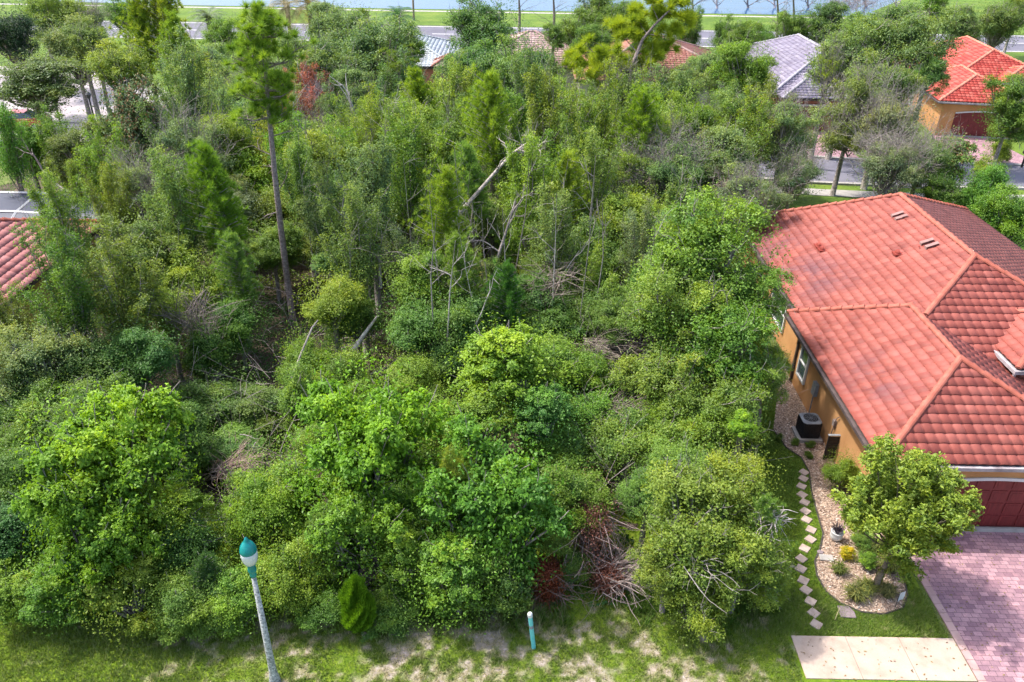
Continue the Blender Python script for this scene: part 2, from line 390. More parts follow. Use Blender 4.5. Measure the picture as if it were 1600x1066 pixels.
def build_roof(root, planes, lines, tmat, cmat, res=8, stain=None, name='roof', tw=.34, row=.38, capr=.14):
    V = []; F = []; tn = []; st = []
    for p in planes:
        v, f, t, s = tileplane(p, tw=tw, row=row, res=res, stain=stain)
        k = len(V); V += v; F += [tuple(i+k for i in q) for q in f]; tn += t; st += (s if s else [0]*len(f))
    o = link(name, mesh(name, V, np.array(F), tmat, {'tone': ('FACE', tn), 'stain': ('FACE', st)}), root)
    mb = MB()
    for a, b in lines: caps(mb, a, b, r=capr)
    mb.obj('ridge_tiles', cmat, o, smooth=False)
    return o
def hip_shell(mb, x0, x1, y0, y1, e, planes, dz=0):
    "boards under the tiles: closes the roof from below"
    for p in planes:
        mb.add([(a, b, c-.01) for a, b, c in p], [tuple(range(len(p)))])
    mb.box(x0, x1, y0, y1, e-.17+dz, e-.012+dz)
def window(root, axis, c, u0, u1, z0, z1, out, name='window', grid=True, fm='white'):
    "axis 'x': wall plane x=c, u along y.  axis 'y': wall plane y=c, u along x. out=-1/+1 outward sign"
    f = MB(); g = MB(); d = .06*out
    def bx(mb, a, b, z_0, z_1, t0, t1):
        lo, hi = sorted((c+t0*out, c+t1*out))
        if axis == 'x': mb.box(lo, hi, a, b, z_0, z_1)
        else: mb.box(a, b, lo, hi, z_0, z_1)
    w_ = .09
    bx(f, u0, u1, z0, z0+w_, .003, .09); bx(f, u0, u1, z1-w_, z1, .003, .09)
    bx(f, u0, u0+w_, z0+w_, z1-w_, .003, .09); bx(f, u1-w_, u1, z0+w_, z1-w_, .003, .09)
    if grid: bx(f, u0+w_, u1-w_, (z0+z1)/2-.03, (z0+z1)/2+.03, .003, .07)
    bx(g, u0+w_, u1-w_, z0+w_, z1-w_, .004, .03)
    fr = f.obj(name, fm, root); g.obj('pane', 'glass', fr); return fr

# ================================================================ SETTING
BASEZ = -0.012
flat('ground', [(-420, -30), (420, -30), (420, 900), (-420, 900)], BASEZ, 'ground', 'wide flat land under the lots and lawns')
flat('woodland_floor', [(-34, 16.6), (7.2, 16.6), (9.2, 20), (10.2, 30), (10.5, 44), (17, 54), (10, 58), (-30, 60), (-38, 50), (-40, 30)], -0.004, 'litter', 'dark leaf litter floor under the wooded lot')
def sandfn(X, Y):
    n = fbm(X, Y, .8, 5); n2 = fbm(X+50, Y+9, 4.2, 3)
    base = np.interp(X, [-13, -10.5, -7, 0, 6, 8.5, 12], [.0, .18, .60, .66, .56, .22, .12])
    base = base*np.interp(Y, [16, 18], [1, .3])
    v = base + (n-.5)*.9 + (n2-.5)*1.5
    return np.clip((v-.54)*2.3, 0, 1)
gx = np.arange(-24, 12.90, .1); gy = np.concatenate([np.arange(8, 21.01, .1)])
GX, GY = np.meshgrid(gx, gy); nx, ny = len(gx), len(gy)
HZ = fbm(GX, GY, 1.2, 3)*.05-.02 + .004
HZ = np.where((GX > 7.9), .0035, HZ)
idx = np.arange(nx*ny).reshape(ny, nx)
FQ = np.stack([idx[:-1, :-1], idx[:-1, 1:], idx[1:, 1:], idx[1:, :-1]], -1).reshape(-1, 4)
SAND = sandfn(GX, GY)
verge = tag(link('lawn', mesh('lawn', np.stack([GX, GY, HZ], -1).reshape(-1, 3), FQ, 'verge', {'sand': ('POINT', SAND.ravel())}, smooth=True)), 'patchy grass and sand verge in front of the trees', None, None, 'structure')
# side lawn between wood and orange house
side = [P(1180, 1066)[:2], (12.9, 14.0), (12.9, 21), (11.2, 24), (10.9, 33), (8.6, 33), (8.5, 21)]
flat('side_lawn', [(8.3, 21.0), (12.2, 21.0), (12.2, 40), (8.3, 40)], .004, 'grass_far', 'strip of lawn beside the orange house')

def tufts(name, n, x0, x1, y0, y1, label, hmin, hmax, cond, cols, seed, kind='stuff', blades=4, zf=0.0):
    r = np.random.RandomState(seed)
    X = r.uniform(x0, x1, n); Y = r.uniform(y0, y1, n); k = cond(X, Y, r); X, Y = X[k], Y[k]; n = len(X)
    X = np.repeat(X, blades)+r.normal(0, .025, n*blades); Y = np.repeat(Y, blades)+r.normal(0, .025, n*blades); m = len(X)
    a = r.uniform(0, 2*pi, m); h = r.uniform(hmin, hmax, m)*(.5+fbm(X, Y, .8, 2)); wd = .008+.006*r.rand(m); lean = r.uniform(.2, 1.0, m)*h
    dx, dy = np.cos(a), np.sin(a)
    z = np.full(m, zf)
    V = np.stack([np.stack([X-dy*wd, Y+dx*wd, z], 1), np.stack([X+dy*wd, Y-dx*wd, z], 1), np.stack([X+dx*lean, Y+dy*lean, z+h], 1)], 1).reshape(-1, 3)
    F = np.arange(m*3).reshape(-1, 3)
    tone = np.clip(r.normal(.45, .2, m)+(fbm(X, Y, 1.1, 3)-.5)*.8, 0, 1)
    alt = np.clip(sandfn(X, Y)*1.2+r.normal(0, .2, m), 0, 1)*cols[2]
    if 'blade'+str(cols[1]) not in M: M['blade'+str(cols[1])] = leafmat('grass blade', .3, .7, .15, cols[1])
    o = link(name, mesh(name, V, F, 'blade'+str(cols[1]), {'tone': ('FACE', tone), 'alt': ('FACE', alt)}))
    o.color = (*cols[0], 1); return tag(o, label, None, None, kind)
BED = [P(*q)[:2] for q in [(1212, 560), (1216, 600), (1212, 640), (1208, 672), (1228, 700), (1252, 716), (1264, 738), (1268, 770), (1276, 800), (1286, 835), (1281, 858), (1273, 878), (1276, 900), (1290, 925), (1312, 943), (1345, 957), (1380, 961), (1410, 952), (1418, 932), (1412, 905), (1410, 885), (1424, 872), (1446, 862), (1480, 840)]]
BED += [(14.2, 20.25), (12.3, 20.2), (12.3, 31.5)]
def inpoly(X, Y, poly):
    c = np.zeros(len(X), bool); n = len(poly)
    for i in range(n):
        x0, y0 = poly[i]; x1, y1 = poly[(i+1) % n]
        t = ((y0 > Y) != (y1 > Y)); xx = (x1-x0)*(Y-y0)/((y1-y0) or 1e-9)+x0
        c ^= t & (X < xx)
    return c
flat('planting_bed', BED, .012, 'mulch', 'mulched planting bed curving beside the orange house')
_ST = [P(*q)[:2] for q in [(1256, 739), (1255, 749), (1252, 761), (1253, 774), (1257, 786), (1258, 800), (1260, 813), (1267, 829), (1266, 844), (1257, 858), (1252, 874), (1251, 890), (1255, 908), (1259, 923), (1266, 941), (1271, 959), (1275, 977)]]
_nobed = lambda X, Y: np.all([np.hypot(X-a, Y-b) > .2 for a, b in _ST], axis=0) & ~inpoly(X, Y, BED) & ~((X > 8.1) & (Y < 15.8))
tufts('grass', 80000, -21, 12.8, 13.2, 17.6, 'short grass growing on the verge', .035, .11, lambda X, Y, r: _nobed(X, Y) & (r.rand(len(X)) > sandfn(X, Y)*.88), ((.17, .25, .045), (.47, .41, .26), .9), 11)
tufts('side_grass', 42000, 7.6, 12.7, 15.8, 31, 'lush short grass beside the stepping stones', .035, .09, lambda X, Y, r: _nobed(X, Y), ((.155, .26, .04), (.42, .38, .17), .75), 12)
tufts('weeds', 9000, -21, 8, 15.5, 17.2, 'taller weeds and grass along the foot of the shrubs', .10, .42, lambda X, Y, r: r.rand(len(X)) < np.clip((Y-15.6)*.8, 0, 1)*(fbm(X, Y, .9, 3) > .45), ((.08, .17, .02), (.42, .36, .2), .5), 13, blades=7)
r_ = np.random.RandomState(5)
# bark chips in the bed
n = 16000; X = r_.uniform(8.5, 14, n); Y = r_.uniform(16, 31, n); k = inpoly(X, Y, BED); X, Y = X[k], Y[k]; n = len(X)
a = r_.uniform(0, 2*pi, n); L = r_.uniform(.02, .06, n); W = L*r_.uniform(.25, .5, n); z = r_.uniform(.015, .05, n); tl = r_.uniform(-.02, .02, n)
ca, sa = np.cos(a), np.sin(a)
V = np.stack([np.stack([X+ca*L, Y+sa*L, z+tl], 1), np.stack([X-sa*W, Y+ca*W, z+.01], 1), np.stack([X-ca*L, Y-sa*L, z-tl], 1), np.stack([X+sa*W, Y-ca*W, z+.01], 1)], 1).reshape(-1, 3)
m_, n_, b_ = newmat('mulch chips'); at_ = N(n_, 'ShaderNodeAttribute', attribute_name='tone')
n_.links.new(ramp(n_, at_.outputs['Fac'], [(0, (.10, .06, .045)), (.35, (.33, .22, .16)), (.7, (.55, .43, .34)), (1, (.76, .66, .58))]), b_.inputs['Base Color']); b_.inputs['Roughness'].default_value = .9
M['chips'] = m_
tag(link('mulch', mesh('mulch', V, np.arange(n*4).reshape(-1, 4), 'chips', {'tone': ('FACE', r_.rand(n))})), 'loose bark and shell chips covering the planting bed', None, None, 'stuff')
mb = MB(); e_ = [(x, y, .03) for x, y in BED[3:21]]; mb.tube(e_, .03, 5)
tag(mb.obj('garden_edging', 'edging'), 'thin dark edging curving around the mulch bed', 'edging')

# driveway, sidewalk
# fallen leaves
r_ = np.random.RandomState(15); n = 900; X = r_.uniform(8.3, 20, n); Y = r_.uniform(13.5, 20.2, n); k = (X > 12.95) | (Y < 15.7); X, Y = X[k], Y[k]; n = len(X); a = r_.uniform(0, 2*pi, n); L = r_.uniform(.015, .05, n)
ca, sa = np.cos(a)*L, np.sin(a)*L; Z = np.where(X > 12.95, .024, .042)
V = np.stack([np.stack([X+ca, Y+sa, Z+.012], 1), np.stack([X-sa*.5, Y+ca*.5, Z], 1), np.stack([X-ca, Y-sa, Z+.006], 1), np.stack([X+sa*.5, Y-ca*.5, Z+.01], 1)], 1).reshape(-1, 3)
M['chips2'] = surf('fallen leaf', [(.3, (.06, .04, .03)), (.5, (.2, .13, .06)), (.7, (.3, .24, .08))], 7, .8, 0)
tag(link('fallen_leaves', mesh('fallen_leaves', V, np.arange(n*4).reshape(-1, 4), 'chips2')), 'scattered small dry leaves on driveway and sidewalk', None, None, 'stuff')
flat('driveway', [(12.93, 6), (20.6, 6), (20.6, 20.4), (13.05, 20.4), (13.05, 18.6)], .016, 'paver', 'purple pink brick paver driveway')
mb = MB(); mb.box(8.22, 12.9, 14.33, 15.76, -.1, .035); sw = tag(mb.obj('sidewalk', 'concrete_l', bevel=.008), 'pale concrete sidewalk ending at the paver driveway', None, None, 'structure')
mb = MB()
for x in (9.78, 11.32): mb.box(x-.008, x+.008, 14.33, 15.76, .0355, .0375)
tag(mb.obj('sidewalk_joints', 'joint'), None, None, None, 'structure')
# a narrow soldier course of bricks framing the driveway
mb = MB()
for i in range(34):
    y = 9.0+i*.335; mb.box(12.935, 13.16, y+.006, y+.329, -.05, .03)
tag(mb.obj('driveway_border', surf('border brick', [(.3, (.32, .2, .19)), (.6, (.46, .31, .29))], 1.5, .85, .2)), 'brick border course along the driveway', None, None, 'structure')

STONES = [(1256, 739), (1255, 749), (1252, 761), (1253, 774), (1257, 786), (1258, 800), (1260, 813), (1267, 829), (1266, 844), (1257, 858), (1252, 874), (1251, 890), (1255, 908), (1259, 923), (1266, 941), (1271, 959), (1275, 977)]
nth = ['farthest', 'second farthest', 'third farthest', 'fourth farthest', 'fifth farthest', 'sixth farthest', 'seventh farthest', 'eighth farthest', 'ninth, middle', 'eighth nearest', 'seventh nearest', 'sixth nearest', 'fifth nearest', 'fourth nearest', 'third nearest', 'second nearest', 'nearest']
for i, (x, y) in enumerate(STONES):
    c = P(x, y); mb = MB(); s_ = .15
    mb.box(-s_, s_, -s_, s_, 0, .05+(0.004*(i % 3)), rz=radians(45+(-6, 3, 8, -4, 5)[i % 5]), piv=(0, 0))
    o = mb.obj('stepping_stone', 'stone', None, (c[0], c[1], .0), bevel=.01)
    tag(o, f'square stepping stone, {nth[i]} of the line across the lawn', 'stepping stone', 'stepping stones across the lawn')

# ================================================================ ORANGE HOUSE
H = thing('orange_house', 'single storey orange stucco house with salmon barrel tile roof', 'house', (16, 30, 0))
def hobj(mb, name, mat, par=H, **k):
    mb.v = [(x-16, y-30, z) for x, y, z in mb.v] if par is H else mb.v
    return mb.obj(name, mat, par, **k)
A = (11.76, 20.0, 3.0); RX = 15.65; B = (2*RX-11.76, 20.0, 3.0); rz_ = 3+.4*(RX-11.76)
P2 = (RX, 20+RX-11.76, rz_); P1 = (RX, 27.9, rz_); Cc = (11.76, 30.2, 3.0)
BR_ = (B[0], 28.2, 3.0)
wing = [[A, B, P2], [Cc, A, P2, P1], [B, BR_, (RX, 28.2, rz_), P2]]
e0 = 12.2; mx1 = 25.7; RM = (e0+mx1)/2; mz = 3+.4*(RM-e0)
R2 = (RM, 30.25, mz); T_ = (RM, 37.6, mz)
main = [[(e0, 23.5, 3), (mx1, 23.5, 3), R2], [(e0, 41.1, 3), (e0, 23.5, 3), R2, T_], [(mx1, 23.5, 3), (mx1, 43.1, 3), T_, R2], [(e0, 41.1, 3), T_, (mx1, 43.1, 3)]]
tw_, tl_ = hip(18.1, 22.9, 24.3, 29.1, 3.95, .40)
def stain(x, y):
    a = math.exp(-((x-13.0)**2/2.2+(y-37.5)**2/7))+math.exp(-((x-13.6)**2/1.6+(y-32.6)**2/3.2))
    b = math.exp(-((x-13.2)**2/1.0+(y-24.2)**2/2.4))*.8
    return min(1, a*1.15+b*1.2)
sh = lambda pl: [[(p[0]-16, p[1]-30, p[2]) for p in q] for q in pl]
rails = [(A, P2), (P2, B), (P2, P1), ]
rails = [(A, P2), (B, P2), (P2, P1), (Cc, P1), (R2, T_), ((15.95, 27.25, 3+.4*(15.95-e0)), R2), ((mx1, 23.5, 3), R2), ((e0, 41.1, 3), T_), ((mx1, 43.1, 3), T_)] + tl_
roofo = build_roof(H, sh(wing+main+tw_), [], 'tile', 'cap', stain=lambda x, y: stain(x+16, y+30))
for c in list(roofo.children): bpy.data.objects.remove(c)
mb = MB()
for a_, b_ in rails: caps(mb, (a_[0]-16, a_[1]-30, a_[2]), (b_[0]-16, b_[1]-30, b_[2]))
mb.add([(Cc[0]-16, Cc[1]+.02-30, 2.9), (RX+.5-16, 27.92-30, rz_-.4), (RX-16, 27.92-30, rz_), (Cc[0]-16, Cc[1]+.02-30, 3.05)], [(0, 1, 2, 3)])
mb.obj('ridge_tiles', 'cap', roofo)
mb = MB()
for q in wing+main+tw_: mb.add([(a-16, b-30, c-.012) for a, b, c in q], [tuple(range(len(q)))])
mb.obj('roof_boards', 'fascia', roofo)
mb = MB(); mb.box(11.80, B[0]-.04, 20.04, 29.0, 2.80, 2.985); mb.box(11.82, 13.5, 29.0, 30.15, 2.803, 2.98); mb.box(e0+.03, mx1-.03, 23.53, 41.0, 2.806, 2.978); mb.box(18.14, 22.86, 24.34, 29, 3.79, 3.935)
# raised step of the wing roof over the main roof
hobj(mb, 'eaves', 'fascia')
# gutters
mb = MB(); mb.box(A[0]-.10, B[0]+.1, 19.86, 19.985, 2.86, 2.99); hobj(mb, 'gutter', 'gutter')
mb = MB(); mb.box(11.62, 11.745, 19.87, 30.2, 2.86, 2.985); hobj(mb, 'gutter', 'fascia')
mb = MB(); mb.box(12.06, 12.185, 30.3, 41.1, 2.86, 2.985); hobj(mb, 'gutter', 'fascia')
mb = MB(); mb.box(17.95, 18.085, 24.17, 25.95, 3.81, 3.94); mb.box(18.085, 23, 24.17, 24.285, 3.813, 3.943); mb.box(17.98, 18.06, 24.22, 24.3, 3.3, 3.81); hobj(mb, 'gutter', 'gutter')
# walls with real openings on the front
mb = MB(); mb.box(12.25, 19.15, 20.45, 29.75, 0, 2.81); mb.box(12.62, 25.2, 24, 40.6, 0, 2.80); mb.box(18.6, 22.4, 24.75, 28.6, 2.6, 3.80)
mb.box(12.25, 13.45, 20.30, 20.45, 0, 2.80); mb.box(18.3, 19.15, 20.30, 20.45, 0, 2.80)
arch = [(13.45, 2.8), (13.45, 2.02)] + [(13.45+4.85*t, 2.02+.20*sin(pi*t)) for t in np.linspace(.08, .92, 12)] + [(18.3, 2.02), (18.3, 2.8)]
n = len(arch); mb.add([(x, 20.30, z) for x, z in arch]+[(x, 20.45, z) for x, z in arch], [tuple(range(n)), tuple(range(n, 2*n))[::-1]]+[(i, n+i, n+(i+1) % n, (i+1) % n) for i in range(n)])
hobj(mb, 'wall', 'stucco')
mb = MB(); pr = [(13.45+4.85*t, 2.02+.20*sin(pi*t)) for t in np.linspace(.0, 1, 18)]
for (xa, za), (xb, zb) in zip(pr[:-1], pr[1:]): mb.add([(xa, 20.25, za-.04), (xb, 20.25, zb-.04), (xb, 20.25, zb+.07), (xa, 20.25, za+.07), (xa, 20.44, za-.04), (xb, 20.44, zb-.04), (xb, 20.297, zb+.07), (xa, 20.297, za+.07)], [(0, 1, 2, 3), (4, 5, 1, 0), (3, 2, 6, 7)])
hobj(mb, 'door_trim', 'white')
mb = MB(); mb.box(12.9, 18.5, 20.26, 20.44, .0, .05); mb.box(13.05, 18.5, 20.2, 20.26, 0, .15); hobj(mb, 'door_sill', 'concrete')
gd = MB(); gd.box(13.46, 18.29, 20.425, 20.447, .05, 2.2)
for i in range(4):
    for j in range(8):
        x = 13.5+j*.6; z = .1+i*.53; gd.box(x+.04, x+.55, 20.405, 20.424, z+.04, z+.47)
        gd.box(x+.12, x+.47, 20.398, 20.4045, z+.12, z+.39)
hobj(gd, 'garage_door', 'door')
def shiftwin(*a, **k):
    f = window(None, *a, **k); f.parent = H; f.location = (-16, -30, 0); return f
shiftwin('x', 12.25, 28.0, 28.95, .75, 2.25, -1)
shiftwin('x', 12.62, 32.4, 34.6, .75, 2.3, -1)
mb = MB(); mb.box(12.15, 12.246, 29.35, 29.45, .1, 2.8); hobj(mb, 'downspout', 'fascia')
mb = MB(); mb.tube([(12.2, 24.6, .5), (12.18, 24.5, 1.1), (12.18, 24.42, 1.6), (12.2, 24.3, 1.75)], .02, 6); mb.box(12.14, 12.246, 24.45, 24.62, 1.2, 1.45); hobj(mb, 'cable_conduit', 'pinebark')
# roof vents, pipes and replaced tiles: on the main left slope z=3+.4(x-e0)
def on_main(px, py):
    for _ in range(1):
        z = 4.0
        for k in range(12):
            x, y, _z = P(px, py, z); z = 3+.4*(x-e0)+.08
    return x, y, z
vents = [(1280, 385), (1285, 391), (1403, 397), (1436, 388)]
for i, (px, py) in enumerate(vents):
    x, y, z = on_main(px, py); mb = MB()
    r0 = .17 if i < 3 else .07
    V = []; F = []
    for a in range(7):
        for b in range(5):
            th = pi*a/6; ph = pi/2*b/4
            V.append((x-16-r0*cos(ph)*.9*sin(th)*1.0-.0, y-30+r0*cos(th)*cos(ph), z-.03+r0*.9*sin(ph)+.1))
    F = [(a*5+b, (a+1)*5+b, (a+1)*5+b+1, a*5+b+1) for a in range(6) for b in range(4)]
    mb.add(V, F); mb.box(x-16-.2, x-16+.2, y-30-.2, y-30+.2, z-.02, z+.06) if i < 3 else None
    mb.obj('roof_vent', surf('brick red vent', [(.3, (.20, .03, .02)), (.6, (.27, .05, .035))], 4, .7, .1), H)
mb = MB()
for px, py in [(1404, 336), (1410, 341), (1450, 379), (1458, 385)]:
    x, y, z = on_main(px, py); mb.add([(x-16-.3, y-30-.08, z-.085+.07), (x-16+.2, y-30-.08, z+.115+.07), (x-16+.2, y-30+.14, z+.115+.07), (x-16-.3, y-30+.14, z-.085+.07), (x-16-.3, y-30-.08, z-.2), (x-16-.3, y-30+.14, z-.2)], [(0, 1, 2, 3), (4, 0, 3, 5)])
mb.obj('replaced_tiles', surf('pale replaced tile', [(.3, (.21, .12, .105)), (.6, (.27, .165, .15))], 4, .7, .1), H)
mb = MB(); mb.box(12.10, 12.246, 26.6, 26.95, 1.1, 1.65); mb.tube([(12.17, 26.78, .05), (12.17, 26.78, 1.1)], .025, 6); hobj(mb, 'meter_box', 'greymetal')
# ---- AC unit
c = P(1256, 678); t = thing('air_conditioner', 'black outdoor air conditioner with grey fan top beside orange wall', 'air conditioner', (c[0]+.05, c[1]-.15, 0))
mb = MB(); mb.box(-.48, .48, -.46, .46, 0, .14); mb.obj('base_pad', 'concrete', t, bevel=.01)
mb = MB(); mb.box(-.36, .36, -.36, .36, .14, .86); bd = mb.obj('body', 'black', t, bevel=.05)
mb = MB()
for i in range(30):
    for s in (-1, 1):
        u = -.33+i*.0228; mb.box(u, u+.008, s*.362-.004, s*.362+.004, .2, .82); mb.box(s*.362-.004, s*.362+.004, u, u+.008, .2, .82)
mb.obj('louvres', 'black', bd)
tp = MB(); n = 32
V = []; 
for k in range(n):
    a = 2*pi*k/n; q = max(abs(cos(a)), abs(sin(a))); q = .37/q if q > .8 else .37/.8
    V += [(q*cos(a), q*sin(a), .865), (.29*cos(a), .29*sin(a), .90), (q*cos(a), q*sin(a), .83), (.29*cos(a), .29*sin(a), .80)]
F = []
for k in range(n):
    i, j = 4*k, 4*((k+1) % n); F += [(i, j, j+1, i+1), (i+2, j+2, j, i), (i+1, j+1, j+3, i+3)]
tp.add(V, F); topo = tp.obj('top_cover', 'greymetal', t)
mb = MB()
for rr in (.08, .15, .22, .28):
    mb.tube([(rr*cos(a), rr*sin(a), .885) for a in np.linspace(0, 2*pi, 25)], .005, 4, False)
for k in range(8): mb.tube([(0, 0, .885), (.29*cos(k*pi/4), .29*sin(k*pi/4), .885)], .005, 4, False)
mb.obj('fan_guard', 'greymetal', topo)
mb = MB(); mb.lathe([(.0, .84), (.07, .84), (.07, .76), (0, .76)], 12)
for k in range(4):
    a = k*pi/2+.4; mb.add([(.06*cos(a), .06*sin(a), .80), (.27*cos(a-.35), .27*sin(a-.35), .78), (.27*cos(a+.35), .27*sin(a+.35), .83), (.06*cos(a+.5), .06*sin(a+.5), .82)], [(0, 1, 2, 3)])
mb.obj('fan', 'greymetal', t)
# ---- small dark privacy screen next to shrub
c = P(1300, 718)
t = thing('privacy_screen', 'low dark slatted screen by the wall behind the round shrub', 'screen', (c[0], c[1]-.05, 0))
mb = MB(); mb.box(-.38, -.32, -.03, .03, 0, 1.15); mb.obj('post', 'black', t); mb = MB(); mb.box(.32, .38, -.03, .03, 0, 1.15); mb.obj('post', 'black', t)
mb = MB()
for i in range(9): mb.box(-.318, .318, -.02, .02, .08+i*.115, .17+i*.115)
mb.obj('slats', 'black', t); mb = MB(); mb.box(-.40, .40, -.05, .05, 1.153, 1.19); mb.obj('top_rail', 'greymetal', t)
# ---- pot
c = P(1305, 843); t = thing('potted_plant', 'dark purple plant in a round white pot on the mulch', 'potted plant', (c[0], c[1], .012))
mb = MB(); mb.lathe([(0, 0), (.13, 0), (.19, .10), (.21, .22), (.19, .32), (.21, .34), (.17, .345), (.16, .28), (0, .28)], 24); mb.obj('pot', 'white', t, smooth=True)
r_ = np.random.RandomState(4); mb = MB()
for i in range(70):
    a = r_.uniform(0, 2*pi); q = r_.uniform(.1, .3); hh = r_.uniform(.15, .42); wv = .018
    p0 = Vector((.05*cos(a), .05*sin(a), .28)); p2 = Vector((q*cos(a), q*sin(a), .28+hh)); p1 = (p0+p2)/2+Vector((0, 0, .08)); s_ = Vector((-sin(a), cos(a), 0))*wv
    mb.add([p0-s_*.5, p0+s_*.5, p1+s_, p1-s_, p2], [(0, 1, 2, 3), (3, 2, 4)])
mb.obj('leaves', 'purple', t)
# ---- flat stones in bed
c = P(1291, 873); mb = MB(); mb.box(-.22, .22, -.13, .13, 0, .05, rz=-.1); tag(mb.obj('flagstone', 'concrete', None, (c[0], c[1], .012), bevel=.012), 'grey rectangular flagstone on the mulch near the lawn edge', 'flagstone')
c = P(1281, 864); mb = MB(); mb.prism([(-.1, -.06), (.06, -.09), (.12, .02), (.02, .09), (-.09, .05)], 0, .05); tag(mb.obj('flagstone', 'slate', None, (c[0], c[1], .012), bevel=.01), 'small dark stone behind the grey flagstone', 'stone')
c = P(1322, 958); mb = MB(); mb.prism([(-.24, -.20), (.22, -.22), (.24, .02), (.13, .22), (-.20, .24)], 0, .05); tag(mb.obj('flagstone', 'slate', None, (c[0], c[1], .012), bevel=.015), 'large dark brown slab at the tip of the mulch bed', 'slab')
c0 = P(1304, 970); mb = MB(); mb.tube([(0, 0, 0), (.02, .01, .25), (.045, .02, .52)], [.012, .012, .009], 6)
tag(mb.obj('garden_stake', surf('bleached stake', [(.3, (.5, .42, .2)), (.6, (.65, .56, .3))], 5, .8, 0), None, (c0[0], c0[1], 0)), 'thin straw coloured stake standing beside the dark slab', 'stake')
c = P(1403, 947); t = thing('garden_flag', 'small pale grey flag on a thin post in the mulch bed', 'flag', (c[0], c[1], .012), .5)
mb = MB(); mb.tube([(-.13, 0, 0), (-.13, 0, .6)], .008, 6); mb.tube([(-.13, 0, .6), (.13, 0, .6)], .006, 6); mb.obj('post', 'black', t)
mb = MB(); g = [(x, .02*sin(x*20+z*6), z) for z in (.22, .34, .46, .585) for x in (-.12, -.04, .04, .12)]
g2 = [(x, y+.006, z) for x, y, z in g]
mb.add(g+g2, [(i*4+j, i*4+j+1, (i+1)*4+j+1, (i+1)*4+j) for i in range(3) for j in range(3)]+[(16+(i+1)*4+j, 16+(i+1)*4+j+1, 16+i*4+j+1, 16+i*4+j) for i in range(3) for j in range(3)])
mb.obj('cloth', 'white', t)

# ---------------------------------------------------------------- street lamp
t = thing('street_lamp', 'street lamp with teal cap and milky globe on a speckled pole', 'street lamp', (-6.22, 13.93, 0)); t.scale = (.92, .92, 1)
mb = MB(); mb.lathe([(0, 0), (.17, 0), (.165, .12), (.13, .34), (.11, .5), (.105, .9), (.062, 4.04), (0, 4.04)], 20); mb.obj('pole', 'polestone', t, smooth=True)
mb = MB(); mb.lathe([(.0, 4.0), (.085, 4.0), (.09, 4.06), (.075, 4.10), (.11, 4.17), (.115, 4.25), (.09, 4.31), (.12, 4.38), (.12, 4.42), (0, 4.42)], 24); mb.obj('collar', 'teal', t, smooth=True)
mb = MB(); mb.lathe([(.10, 4.41), (.15, 4.45), (.19, 4.54), (.213, 4.66), (.215, 4.76), (.21, 4.84), (0, 4.86)], 28); mb.obj('globe', 'globe', t, smooth=True)
mb = MB(); mb.lathe([(0, 4.82), (.213, 4.82), (.220, 4.84), (.214, 4.90), (.195, 4.97), (.155, 5.05), (.105, 5.11), (.075, 5.14), (.062, 5.18), (.04, 5.24), (.0, 5.29)], 28); mb.obj('cap', 'teal', t, smooth=True)
# pipe marker
x0, y0, _ = P(834, 1013)
t = thing('utility_marker', 'turquoise marker pipe with white cap standing on the verge', 'marker post', (x0, y0, 0)); t.rotation_euler = (0, radians(-6), 0)
mb = MB(); mb.lathe([(0, 0), (.062, 0), (.062, 1.34), (0, 1.34)], 20); mb.obj('pipe', 'turquoise', t, smooth=False)
mb = MB(); mb.lathe([(.063, 1.30), (.07, 1.30), (.07, 1.40), (.055, 1.43), (0, 1.435)], 20); mb.obj('cap', 'white', t)
mb = MB(); mb.lathe([(.0635, .85), (.0635, .97)], 20); mb.obj('sticker', 'greymetal', t)

# ================================================================ FAR SETTING
flat('lake', [(-60, 143.0), (300, 147), (400, 380), (-200, 380), (-120, 150)], .02, 'water', 'blue lake beyond the road')
flat('grass_bank', [(-300, 124.6), (300, 128.4), (300, 146.6), (-62, 142.8), (-130, 149.9), (-300, 149)], .006, 'grass_far', 'green bank between road and lake')
flat('far_lawn', [(62, 127), (300, 128.8), (300, 190), (90, 190), (62, 150)], .034, 'grass_far', 'green meadow beyond the road at right')
flat('front_bank', [(-300, 70), (-50, 70), (-20, 86), (60, 88), (300, 90), (300, 114.5), (-300, 108)], .004, 'grass_far', 'grass between houses and road')
flat('road', [(-300, 108.5), (300, 115), (300, 128), (-300, 124)], .012, 'asphalt_road', 'two lane road passing behind the houses')
mb = MB()
def rl(y, dash=None, w_=.14):
    s = 6.5/600; s2 = 4/600
    X = -120
    while X < 140:
        L = 3 if dash else 260; yy = y+(X+300)*(s+s2)/2; y2 = y+(X+L+300)*(s+s2)/2
        mb.add([(X, yy-w_, .017), (X+L, y2-w_, .017), (X+L, y2+w_, .017), (X, yy+w_, .017)], [(0, 1, 2, 3)]); X += 9 if dash else 400
rl(109.6); rl(122.6); rl(116.2, True)
tag(mb.obj('road_markings', 'paint'), None, None, None, 'structure')
flat('footpath', [(-300, 139.0), (300, 142.2), (300, 143.4), (-300, 140.2)], .011, 'concrete', 'concrete path by the lake')
